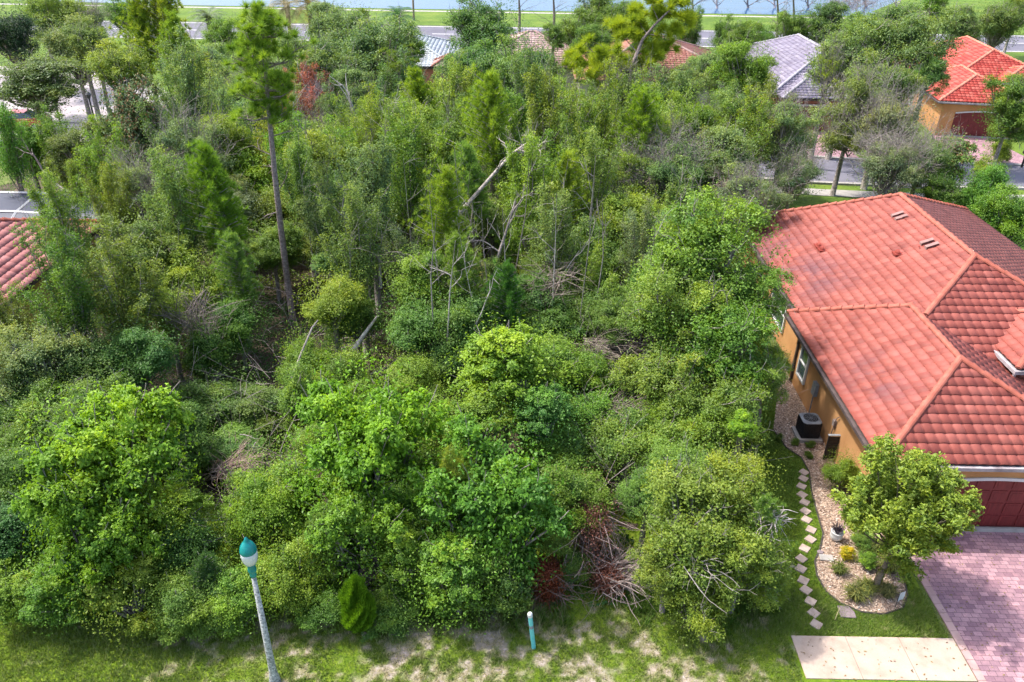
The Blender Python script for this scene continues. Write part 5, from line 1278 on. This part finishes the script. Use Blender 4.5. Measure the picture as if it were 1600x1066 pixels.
pp = [onplane(x, y, Y0) for x, y in ((958, 215), (962, 165), (972, 130), (990, 95), (1004, 62), (1022, 40), (1040, 22), (1052, 12))]; pp[0][2] = 0
br = []
for (px, py, rp, n) in ((938, 110, 30, 12), (965, 120, 26, 10), (912, 122, 20, 7), (1010, 95, 24, 10), (998, 60, 24, 8), (975, 55, 20, 8), (1030, 28, 26, 9), (1055, 10, 22, 8), (1000, 35, 18, 6), (930, 88, 14, 4), (1045, 55, 20, 6), (950, 90, 16, 5), (985, 108, 26, 8), (1025, 85, 16, 5), (1020, 10, 20, 6), (1065, 32, 14, 4), (905, 108, 14, 4)):
    br.append((px, py, rp, n))
L_ = len(pp)-1; BB = []
for (px, py, rp, n) in br:
    tgt = onplane(px, py, Y0+r.uniform(-1.5, 1.5)); ds = [np.linalg.norm(q-tgt) for q in pp]; i = int(np.argmin(ds)); u = max(.25, (i-.6)/L_)
    uu = u*L_; ii = int(uu); p_ = pp[ii]*(1-uu+ii)+pp[min(ii+1, L_)]*(uu-ii); v = tgt-p_; az = math.degrees(math.atan2(v[1], v[0])); hl = math.hypot(v[0], v[1])+1e-6
    BB.append((u, az, np.linalg.norm(v)*1.15+.5, v[2]/hl, int(n*2.4)))
tall_pine('pine_tree', 'pine leaning right in front of the salmon roof', pp, .20, BB, (.34, .44, .04), 6, .62, 150, tw=.024)
# pale thin trunk pine
pp = [onplane(x, y, 58) for x, y in ((628, 262), (627, 215), (626, 170), (625, 130), (626, 95))]; pp[0][2] = 0
br = [(r.uniform(.55, 1), r.uniform(0, 360), r.uniform(.7, 2.0), r.uniform(.1, .8), 4) for i in range(22)]
tall_pine('pine_tree', 'thin pine with pale pinkish trunk and sparse tufts left of the turret', pp, .13, br, (.17, .26, .05), 9, .34, 70, bare=[(.6, 30, 1.6, .3), (.62, 160, 1.7, .4), (.5, 340, 1.4, .4), (.7, 200, 1.5, .5), (.45, 80, 1.2, .2)], tw=.014)

# ---------------------------------------------------------------- dead and bleached wood
def dead(label, pts, rad, seed, name='dead_tree', tree=None, col=(1, 1, 1), mat='deadwood', cat='dead tree', group='dead and leaning trunks in the wood', fork=()):
    r = np.random.RandomState(seed); base = np.array(pts[0]); P_ = [np.array(p)-base for p in pts]
    t = thing(name, label, cat, tuple(base), 0, group)
    mb = MB(); L = len(P_)-1; mb.tube(P_, [rad*(1-.6*i/L) for i in range(L+1)], 8); o = mb.obj('trunk', mat, t, smooth=True); o.color = (*col, 1)
    for (u, d, ln, dep) in fork:
        S = []
        uu = min(u, .999)*L; i = int(uu); p_ = P_[i]*(1-uu+i)+P_[i+1]*(uu-i); d = np.array(d, float); d /= np.linalg.norm(d)
        grow(r, S, p_, d, ln, rad*.42, dep, .55, 3, .03, .15, .66)
        o = link('branch', segs_mesh('dead_branch', S, mat, 4), t); o.color = (*col, 1)
    return t
def chain(Y, pix, dY=0): return [onplane(x, y, Y+dY*i/(len(pix)-1)) for i, (x, y) in enumerate(pix)]
c_ = chain(36, ((700, 352), (740, 308), (775, 268), (800, 240), (820, 226)), 1.5)
dead('bleached white trunk snapped and leaning up to the right in the middle of the wood', c_, .115, 3, col=(1.0, .96, .93), fork=[(.75, (1, .2, .7), 1.0, 2), (.8, (.9, 0, -.1), 1.0, 2), (.9, (1, 0, .1), .8, 2), (.7, (.2, .3, 1), .7, 2), (.5, (.3, -.4, .8), .6, 1)])
c_ = chain(31, ((742, 522), (762, 450), (785, 380), (806, 315)), 1.5)
dead('grey trunk leaning right with stripped bark below the bleached trunk', c_, .10, 4, col=(.72, .68, .66), fork=[(.9, (.4, 0, 1), .8, 2), (.6, (-.8, 0, .6), .9, 2), (.8, (.5, .3, 1), .8, 2)])
c_ = chain(27, ((718, 560), (735, 522), (752, 490), (765, 455)), .5)
dead('thin bare stem beside the foot of the leaning grey trunk', c_, .05, 5, fork=[(.9, (.5, 0, 1), .9, 1)])
c_ = chain(27.5, ((546, 556), (568, 524), (590, 494)), .6)
dead('short broken stub of a bleached trunk pointing up right', c_, .12, 6, name='broken_trunk', cat='broken trunk', col=(1.2, 1.15, 1.05))
c_ = chain(26, ((456, 590), (474, 545), (488, 512), (497, 500)), .5)
dead('slender grey pole fallen at an angle right of the lone pine foot', c_, .055, 7, col=(.95, .9, .88))
c_ = chain(27, ((590, 610), (578, 585), (603, 575), (640, 545)), 1)
dead('low fallen branch below the broken stub', c_, .05, 8, col=(.8, .76, .74), fork=[(.5, (1, 0, .2), .8, 1)])
c_ = chain(52, ((556, 290), (556, 250), (562, 225), (560, 195), (552, 170)), 0)
dead('bleached bare tree with curved forked limbs above the wood', c_, .16, 9, col=(1.0, 1.0, 1.02), fork=[(.5, (.9, 0, .9), 3.0, 2), (.65, (.7, 0, .9), 2.6, 2), (.8, (-.5, 0, 1), 1.8, 1), (1, (-.3, 0, 1), 1.6, 1), (.4, (1, .2, 1.1), 3.2, 2)])
c_ = chain(46, ((786, 300), (782, 255), (784, 215), (783, 165)), 0)
dead('thin white dead stem standing before the tall young pine', c_, .06, 10, col=(1.15, 1.15, 1.12), fork=[(.5, (1, 0, 1), 1.8, 2), (.35, (-1, 0, .9), 1.6, 2), (.7, (.7, 0, .9), 1.3, 1)])
c_ = chain(30, ((842, 505), (860, 462), (882, 425), (905, 392)), .8)
dead('thin pale pole leaning right left of the tall right oak', c_, .04, 11, fork=[(.9, (.6, 0, .8), 1.0, 2)])
c_ = chain(31, ((868, 482), (868, 440), (866, 400), (865, 360)), 0)
dead('thin upright grey stem crossing the leaning pale pole', c_, .045, 12, col=(.8, .78, .76), fork=[(.7, (-.6, 0, .9), 1.0, 2), (.9, (.5, 0, .9), .9, 2)])
c_ = chain(44, ((958, 345), (959, 310), (962, 285), (966, 268)), 0)
dead('pale twin stems standing among the upper right trees', c_, .05, 13, col=(1.1, 1.1, 1.05), fork=[(.5, (-.3, 0, 1), 1.6, 2), (.9, (.3, 0, 1), 1.6, 2)])
c_ = chain(42, ((602, 345), (592, 310), (560, 300)), 0)
c_ = chain(34, ((556, 425), (552, 385), (545, 345), (530, 318)), 0)
dead('grey bare tree in the middle of the wood right of the lone pine', c_, .08, 14, col=(.75, .72, .70), fork=[(.4, (.6, 0, 1), 1.3, 2), (.7, (-.8, 0, .8), 1.2, 2), (.9, (.3, 0, 1), 1.2, 2), (.2, (-.6, 0, .9), 1.2, 2)])
c_ = chain(31, ((595, 450), (593, 415), (590, 385)), 0)
dead('second grey bare tree right of the lone pine, closer to the broken stub', c_, .07, 15, col=(.8, .75, .73), fork=[(.6, (-.4, 0, 1), 1.0, 2), (.9, (.6, 0, 1), 1.0, 2)])
c_ = chain(29.5, ((655, 520), (660, 470), (650, 430), (655, 395)), 0)
dead('dark bare stem inside the dark vine covered tree', c_, .07, 16, col=(.5, .47, .46), fork=[(.5, (.7, 0, .8), 1.2, 3), (.7, (-.6, 0, .9), 1.1, 3), (.4, (.9, -.2, .5), 1.2, 3)])
c_ = chain(41, ((98, 298), (84, 285), (70, 268)), 0)
dead('dead limb reaching over the screen cage at left', c_, .12, 17, col=(.8, .75, .75), fork=[(.8, (-.5, 0, .8), 1.2, 2)])
c_ = chain(56, ((462, 250), (478, 220), (488, 200), (492, 180)), 0)
dead('lilac grey twiggy shrub below the red topped crown', c_, .12, 18, name='bare_shrub', cat='bare shrub', col=(.85, .78, .82), fork=[(.7, (a, b, 1), 2.2, 3) for a, b in ((-.6, 0), (-.3, .4), (0, 0), (.3, -.3), (.6, .2), (.2, .5), (-.4, -.5))])
x, y, z = onplane(490, 150, 57)
plant('S', x, y, z, 1.35, .8, (.42, .14, .12), 'crimson red shrub top on bare lilac twigs', 'red topped shrub')

# tangled grey brush heaps and rusty brush piles
def brush(label, px, py, w_, h, nst, col, leafcol=None, seed=1, z0=0, dirb=(0, 0, 0), stretch=(1, 1), name='brush_pile', nl=0, cat='brush pile', L=(.5, 1.3)):
    r = np.random.RandomState(seed); x, y, _ = P(px, py, z0+h*.4); S = []
    for i in range(nst):
        p_ = np.array([r.normal(0, .42)*w_*stretch[0], r.normal(0, .42)*w_*stretch[1], r.uniform(0, h)]); d = r.normal(0, 1, 3)*np.array([1, 1, .35])+np.array(dirb); d /= np.linalg.norm(d)
        grow(r, S, p_, d, r.uniform(*L), r.uniform(.008, .024), 1, .5, 2, 0, .15)
    t = thing(name, label, cat, (x, y, z0), 0, 'heaps of cut and fallen branches')
    o = link('sticks', segs_mesh('sticks', S, 'deadwood', 3), t); o.color = (*col, 1)
    if leafcol:
        C = np.stack([r.normal(0, .42, nl)*w_*stretch[0], r.normal(0, .42, nl)*w_*stretch[1], r.uniform(0, 1, nl)*h*1.05], 1); V, F = leaves(r, C, unit(r, nl), .07, .4, .3)
        o = link('dry_leaves', mesh('dry_leaves', V, F, 'leaf', {'tone': ('FACE', np.clip(r.normal(.45, .2, nl), 0, 1))}), t); o.color = (*leafcol, 1)
    return t
brush('rust red pile of dead leaves and twigs on the verge left of the marker side', 852, 912, .55, 1.3, 80, (.45, .34, .30), (.32, .09, .05), 2, nl=9000)
brush('tall pile of cut branches with reddish dead leaves beside the front oak', 920, 818, .72, 1.7, 170, (.75, .62, .62), (.24, .105, .09), 3, .7, dirb=(.2, -.5, -.8), stretch=(.95, 2.1), nl=11000)
brush('fan of grey sticks with rusty leaves at the foot of the brush pile', 950, 905, .55, .8, 150, (.75, .66, .64), (.28, .11, .085), 4, .1, dirb=(1.2, .5, .1), nl=4500)
brush('heap of pale broken branches lying below the tall right oak', 955, 650, 1.1, .9, 130, (.66, .60, .54), (.12, .16, .05), 5, 1.6, dirb=(1.5, .4, .2), stretch=(1.3, .7), nl=600, L=(.7, 1.8))
brush('pale broken branches above the other heap, right of the big middle bush', 935, 545, .9, .7, 150, (.62, .57, .5), None, 6, 2.4, dirb=(1.5, 0, .2), stretch=(1.3, .6), L=(.7, 1.8))
brush('lilac grey brush heap in the left clearing near the palmetto', 425, 775, .75, .6, 160, (.75, .68, .62), None, 7, .7)
brush('straw pink heap of dry fronds in the left clearing', 348, 738, .5, .35, 170, (.9, .72, .62), None, 8, .6, dirb=(.8, .5, 0))
brush('grey twig tangle in the shade left of the lone pine', 310, 520, .9, 1.8, 150, (.55, .5, .45), None, 9, 2.0, dirb=(0, 0, 1.2))
brush('dead twig tangle right of the leaning grey trunk', 862, 455, 1.0, 1.5, 150, (.58, .52, .46), None, 10, 3.4)
brush('dead twig tangle in the dark vine covered tree', 690, 460, .7, 1.5, 130, (.42, .38, .40), None, 11, 2.6)
brush('grey twig tangle left of the yellow vine mound', 1020, 290, 1.0, 1.0, 130, (.6, .5, .48), None, 12, 3.8, dirb=(1, 0, 0))
brush('brown twig tangle above the tall right oak', 1140, 300, 1.2, 1.0, 150, (.62, .50, .46), None, 13, 3.9, dirb=(1, 0, .2))
brush('twig tangle under the bush hung with yellow vines', 600, 900, .45, .9, 110, (.6, .52, .52), None, 14, .3, dirb=(-.6, 0, 1))
brush('grey twigs poking out of the front oak', 1085, 880, .5, .5, 26, (.9, .88, .88), None, 15, 2.3, dirb=(.6, -.2, .3))
brush('bundle of bleached twigs on the feathery sapling by the side lawn', 1205, 815, .22, .4, 50, (1.15, 1.1, 1.12), None, 16, 3.0, L=(.3, .6))
brush('grey dead branches left of the broken stub', 325, 600, .6, .5, 60, (.7, .66, .7), None, 17, .6)
brush('grey twigs above the orange house rear ridge', 1370, 255, 1.5, 2.2, 190, (.85, .82, .80), None, 18, 3.2, dirb=(0, 0, .8), L=(.8, 1.8))
brush('grey brush at the water edge in the upper right', 1330, 14, 6, 1.6, 380, (.8, .7, .72), None, 19, .1, dirb=(0, 0, 1.5), L=(1.2, 2.6), stretch=(1.2, .4), name='shore_brush')

# palmettos and palms
def fan_fronds(label, px, py, z, size, col, seed, n=9, name='palmetto'):
    r = np.random.RandomState(seed); x, y, _ = P(px, py, z); V = []; tn = []; S = []
    for i in range(n):
        a = r.uniform(0, 2*pi); el = r.uniform(.3, 1.1); d = np.array([cos(a)*cos(el), sin(a)*cos(el), sin(el)]); c = d*size*.6; S.append([0, 0, 0, *c, .012, .008])
        side = np.cross(d, [0, 0, 1]); side /= np.linalg.norm(side); up_ = np.cross(side, d)
        for k in range(17):
            th = radians(-95+k*190/16); bd = d*cos(th)+side*sin(th); e = c+bd*size*.55+np.array([0, 0, -.10*size]); q = np.cross(bd, up_); q /= np.linalg.norm(q); w_ = .022*size/.5
            m = c+bd*size*.3; V += [c, m+q*w_, e, m-q*w_]; tn.append(np.clip(r.normal(.55, .15), 0, 1))
    t = thing(name, label, 'palmetto', (x, y, 0), 0, 'fan palms low in the wood')
    o = link('fronds', mesh('fronds', V, np.arange(len(V)).reshape(-1, 4), 'leaf', {'tone': ('FACE', tn)}), t, (0, 0, z)); o.color = (*col, 1)
    mb = MB(); mb.tube([(0, 0, 0), (0, 0, z)], .05, 6); mb.obj('stem', 'bark', t); link('stalks', segs_mesh('stalks', S, 'bark', 3), t, (0, 0, z))
    return t
fan_fronds('pale palmetto fan lying in the left clearing', 318, 682, .8, .8, (.26, .34, .12), 1, 3)
fan_fronds('spiky grey green palmetto left of the large rounded front bush', 447, 765, 1.0, .75, (.17, .24, .09), 2, 12)
fan_fronds('palmetto with yellow fans beside the heap of broken branches', 905, 660, 1.4, .6, (.22, .30, .05), 3, 6)
fan_fronds('yellow palmetto fans in the middle of the wood', 575, 425, 3.6, .7, (.32, .34, .04), 4, 5)
fan_fronds('light palmetto fans right of the leaning grey trunk', 752, 430, 2.0, .8, (.34, .36, .14), 5, 8)
def palm(label, px, pyc, hc, rf, col, tcol, seed, n=34):
    X, Y, _ = P(px, pyc, hc); r = np.random.RandomState(seed)
    t = thing('palm_tree', label, 'palm tree', (X, Y, 0), 0, 'palms beside the far road')
    mb = MB(); mb.lathe([(0, 0), (.34, 0), (.26, .4), (.24, hc*.5), (.28, hc*.88), (.34, hc*.96), (.1, hc+.1), (0, hc+.1)], 12); o = mb.obj('trunk', 'bark', t, smooth=True); o.color = (*tcol, 1)
    V = []; tn = []; S = []
    for i in range(n):
        a = r.uniform(0, 2*pi); el = r.uniform(-.5, 1.25); pts = []; 
        for s in np.linspace(0, 1, 9):
            h = s*rf*cos(el*(1-.2*s)); z = s*rf*sin(el)-1.1*s*s*rf*.55; pts.append(np.array([cos(a)*h, sin(a)*h, z]))
        for j in range(8):
            S.append([*pts[j], *pts[j+1], .03, .02]); d = pts[j+1]-pts[j]; d /= np.linalg.norm(d)+1e-9; sd = np.cross(d, [0, 0, 1.0]); sd /= np.linalg.norm(sd)+1e-9
            for s in (-1, 1):
                for q in (0, .33, .66):
                    b = pts[j]*(1-q)+pts[j+1]*q; L = rf*.24*(1-abs(j/8-.45)); e = b+sd*s*L*.9+d*L*.6+np.array([0, 0, -.25*L]); V += [b-d*.035, b+d*.035, e]; tn.append(np.clip(r.normal(.5, .15), 0, 1))
    o = link('crown', mesh('palm_crown', V, np.arange(len(V)).reshape(-1, 3), 'leaf', {'tone': ('FACE', tn)}), t, (0, 0, hc)); o.color = (*col, 1)
    return t
palm('tall date palm with brown trunk, left of the pair by the far road', 448, 8, 5.0, 3.4, (.24, .21, .12), (.8, .6, .45), 1)
palm('tall date palm with brown trunk, right of the pair by the far road', 482, 6, 5.0, 3.4, (.24, .21, .12), (.8, .6, .45), 2)
palm('green feathery palm in front of the lake at the top centre', 622, 26, 4.6, 3.0, (.06, .15, .06), (.6, .5, .4), 3, 40)
palm('dusty palm behind the yellow green pine at the top left', 325, 28, 5.0, 2.8, (.15, .20, .13), (.8, .7, .6), 4)

# thin bare poles with tufts at the far road
for i, (px, yb, yt, Yd) in enumerate(((811, 62, -20, 100), (865, 66, -20, 98), (1215, 66, -15, 104), (1240, 70, -15, 100))):
    pp = [onplane(px+dx, y, Yd) for dx, y in ((0, yb+10), (1, (yb+yt)/2), (-1, yt))]; pp[0][2] = 0
    br = [(r.uniform(.80, 1), r.uniform(0, 360), r.uniform(1, 2.2), r.uniform(0, .5), 4) for _ in range(10)]
    tall_pine('pine_tree', ['tall slim pine trunk crossing the far road left of the pale roof gap', 'tall slim pine trunk with side branches above the pale pink roof', 'slim pine at the far road left of the lavender roof', 'slim pine at the far road just above the lavender roof'][i], pp, .24, br, (.08, .14, .05), 30+i, .5, 50, bare=[(.4, 200, 2.0, .9), (.5, 20, 1.8, .8), (.6, 330, 2, .7), (.35, 150, 1.5, .8)], tw=.03)
# dead trees standing in the lake edge
for i, px in enumerate((1082, 1120, 1168, 1210, 1262, 1305, 1352, 1400)):
    pp = [onplane(px, y, 150+i) for y in (19, 8, -6, -20)]; pp[0][2] = 0
    dead(['leftmost', 'second', 'third', 'fourth', 'fifth', 'sixth', 'seventh', 'rightmost'][i]+' of eight bare pale trees standing along the lake edge', pp, .22, 60+i, col=(1.1, 1.05, 1.1) if i % 2 else (.5, .48, .52), group='bare pale trees along the lake edge', fork=[(.3, (-1, 0, 1), 3, 2), (.5, (1, 0, 1.2), 3, 2), (.7, (-.6, 0, 1), 2.5, 2), (.85, (.7, 0, 1), 2, 1), (.2, (1, 0, .6), 2.2, 2)])

# ---------------------------------------------------------------- understorey filling the wood
WOOD = [(-33, 17.6), (-20, 17.4), (-8, 17.4), (-2, 17.6), (2, 18), (5.5, 18.4), (8, 20), (9.0, 26), (9.6, 34), (10.4, 43), (14, 48), (19, 52), (16, 57.0), (2, 59.0), (-20, 60), (-31, 58.0), (-30, 46), (-20.3, 45), (-20.3, 22), (-33, 19)]
zones = [((-99, -12, 0, 27), 'low shaded shrub in the undergrowth between the bright left bushes and the dark clearing'),
         ((-12, 0, 0, 27), 'low shaded shrub in the undergrowth behind the front centre bushes'),
         ((0, 99, 0, 27), 'low shaded shrub in the undergrowth under the right hand oaks'),
         ((-99, -12, 27, 40), 'understorey shrub in the shade left of the lone pine trunk'),
         ((-12, 0, 27, 40), 'understorey shrub between the lone pine and the leaning grey trunk'),
         ((0, 99, 27, 40), 'understorey shrub right of the leaning grey trunk'),
         ((-99, -12, 40, 99), 'small tree filling the upper left of the wood below the car park'),
         ((-12, 4, 40, 99), 'small tree filling the upper middle of the wood'),
         ((4, 99, 40, 99), 'small tree filling the upper right of the wood before the street')]
rf_ = np.random.RandomState(99); pl0 = list(PLACED); NL = [(x_, y_, e_) for (x_, y_, *_q), e_ in zip(pl0, TREES)]; USED = set(); gxs = np.arange(-33, 20, 2.6); nf = 0
for yy in np.arange(18.5, 60, 2.5):
    for xx in gxs:
        X = xx+rf_.uniform(-1, 1); Y = yy+rf_.uniform(-1, 1)
        if not inpoly(np.array([X]), np.array([Y]), WOOD)[0]: continue
        ds = [(math.hypot(X-a, Y-b)/c_, col, hc) for a, b, c_, col, hc in pl0]; m = min(ds, key=lambda q: q[0])
        if m[0] < .55: continue
        if X < -18 and 22 < Y < 45: continue
        if X < -25 and Y > 50: continue
        if -13.2 < X < -8.6 and 26 < Y < 36: continue
        if -12.5 < X < -6.3 and 20.0 < Y < 30: continue       # the open clearing
        if -15 < X < -9 and 21 < Y < 30: hcf = .9
        else: hcf = rf_.uniform(1.5, 2.4) if Y < 27 else rf_.uniform(2.2, 3.8) if Y < 42 else rf_.uniform(3.2, 4.6)
        rr = rf_.uniform(1.2, 1.8) if Y < 40 else rf_.uniform(1.7, 2.5); k = rf_.choice(['V', 'O', 'O', 'G'] if Y > 30 else ['V', 'V', 'O'])
        zl = next(l for (a, b, c, d), l in zones if a <= X < b and c <= Y < d)
        kw = {'V': 'vine tangled shrub', 'O': 'leafy tree' if Y > 36 else 'leafy shrub', 'G': 'twiggy grey green tree'}[k]
        for (x_, y_, e_) in sorted(NL, key=lambda q: math.hypot(q[0]-X, q[1]-Y))[:40]:
            w_ = e_[6].split(); cut = next((i for i, s in enumerate(w_) if i > 2 and s in ('left', 'right', 'beside', 'below', 'above', 'behind', 'between', 'in', 'at', 'on', 'over', 'by', 'with', 'of', 'before', 'under', 'just', 'touching', 'hanging', 'reaching', 'spreading', 'from', 'and', 'directly', 'leaning', 'filling', 'second', 'hung', 'standing', 'resting', 'near', 'beyond', 'crossing', 'beneath', 'through', 'across')), len(w_))
            vx, vy = X-x_, Y-y_; rel = ('behind' if vy > 0 else 'in front of') if abs(vy) > abs(vx) else ('right of' if vx > 0 else 'left of')
            if ('left' in w_[:cut] or 'right' in w_[:cut]): rel = rel
            lab = f"small {kw} {rel} the {' '.join(w_[:cut])}"
            if lab not in USED and len(lab.split()) <= 16: USED.add(lab); break
        plant(k, X, Y, hcf, rr, min(rr*.95, hcf*.97), m[1] if not isinstance(m[1], str) or m[1] not in ('BR',) else 'LG', lab, zl.replace('shrub', 'shrubs').replace('tree ', 'trees '), jit=.2, up=(Y > 27 and k != 'V' and rf_.rand() < .65)); nf += 1
print('fillers', nf, 'things', len(TREES))
# thin bare stems rising between the crowns
for i in range(36):
    for _ in range(30):
        x, y = rf_.uniform(430, 1010), rf_.uniform(235, 520); Yp = P(x, y, 4.2)[1]
        if Yp < 56: break
    h = rf_.uniform(3.0, 5.5); b_ = np.array(P(x, y, 4.2)); b_[2] = .5; q = np.array([rf_.normal(0, .7), rf_.normal(0, .4), h+3.4])
    near = min(((math.hypot(a-b_[0], b-b_[1]), e_) for a, b, e_ in NL), key=lambda z: z[0])[1][6].split(); cut = next((j for j, s in enumerate(near) if j > 2 and s in ('left', 'right', 'beside', 'below', 'above', 'behind', 'in', 'at', 'of', 'by', 'with', 'under', 'touching', 'on', 'from')), len(near))
    lb = None
    for adj in (('thin pale', 'slim pale', 'slender pale') if i % 2 else ('thin grey', 'slim grey', 'slender grey')):
        for rl_ in ('rising by', 'standing over', 'poking up beside'):
            q_ = f"{adj} bare sapling {rl_} the {' '.join(near[:cut])}"
            if lb is None and q_ not in USED: lb = q_
    USED.add(lb)
    dead(lb, [b_, b_+q*.35+[rf_.normal(0, .1), 0, 0], b_+q*.7+[rf_.normal(0, .1), 0, 0], b_+q], rf_.uniform(.02, .042), 200+i, col=(1.0, .98, .95) if i % 2 else (.7, .67, .66), name='dead_sapling', cat='dead sapling', group='thin bare stems in the wood',
         fork=[(rf_.uniform(.5, .95), (rf_.normal(), rf_.normal()*.5, 1.2), rf_.uniform(.7, 1.3), 1) for _ in range(3)])
# leafy carpet: vines, ferns and saplings nobody could count
r = np.random.RandomState(41); n = 330000
X = r.uniform(-33, 19, n); Y = r.uniform(16.6, 60, n); k = inpoly(X, Y, WOOD) | ((Y < 18) & (X < 6.5) & (r.rand(n) < .5)); X, Y = X[k], Y[k]
k = fbm(X, Y, 1.1, 3) > .40; X, Y = X[k], Y[k]; n = len(X)
hh = .10+1.3*np.clip(fbm(X+31, Y+7, .42, 3)-.3, 0, 1)*np.clip((Y-16.6)/2, .1, 1)*1.5
dx = (fbm(X+31.2, Y+7, .42, 3)-fbm(X+31, Y+7, .42, 3))/.2; dy = (fbm(X+31, Y+7.2, .42, 3)-fbm(X+31, Y+7, .42, 3))/.2
C = np.stack([X, Y, hh*np.sqrt(r.uniform(.35, 1, n))+.03], 1); Nn = np.stack([-dx*2, -dy*2, np.ones(n)], 1)+unit(r, n)*.8; Nn /= np.linalg.norm(Nn, axis=1, keepdims=True)
V, F = leaves(r, C, Nn, .105, .7)
M['ugleaf'] = leafmat('undergrowth leaf', .25, .5, .35, (.17, .25, .025))
o = link('undergrowth', mesh('undergrowth', V, F, 'ugleaf', {'tone': ('FACE', np.clip(r.normal(.42, .12, n)+(fbm(X, Y, 2.5, 2)-.5)*.5, 0, 1)), 'alt': ('FACE', np.clip((fbm(X+90, Y+3, .25, 3)-.42)*3, 0, 1))})); o.color = (.045, .125, .02, 1)
tag(o, 'carpet of vines and low leaves under the trees', None, None, 'stuff')
S = []
for i in range(1500):
    x, y = r.uniform(-24, 10), r.uniform(17.5, 50)
    if not inpoly(np.array([x]), np.array([y]), WOOD)[0]: continue
    d = r.normal(0, 1, 3)*np.array([1, 1, .9]); d[2] = abs(d[2]); d /= np.linalg.norm(d); grow(r, S, np.array([x, y, r.uniform(.1, 2.2)]), d, r.uniform(.6, 2.2), r.uniform(.006, .02), 1, .4, 2, 0, .1)
o = link('fallen_twigs', segs_mesh('fallen_twigs', S, 'deadwood', 3)); o.color = (.7, .65, .66, 1); tag(o, 'scattered dead sticks and twigs in the undergrowth', None, None, 'stuff')
# far woodland beyond the lake
r = np.random.RandomState(3); n = 60000; X = r.uniform(-320, 420, n); Y = r.uniform(392, 440, n); hh = 6+9*fbm(X, Y*0, .05, 4); Z = hh*np.sqrt(r.rand(n))
V, F = leaves(r, np.stack([X, Y, Z], 1), unit(r, n)*.6+np.array([0, -.6, .4]), 2.2, .7); o = link('far_woodland', mesh('far_woodland', V, F, 'leaf', {'tone': ('FACE', r.rand(n))})); o.color = (.05, .10, .04, 1); tag(o, 'distant wood beyond the lake', None, None, 'stuff')
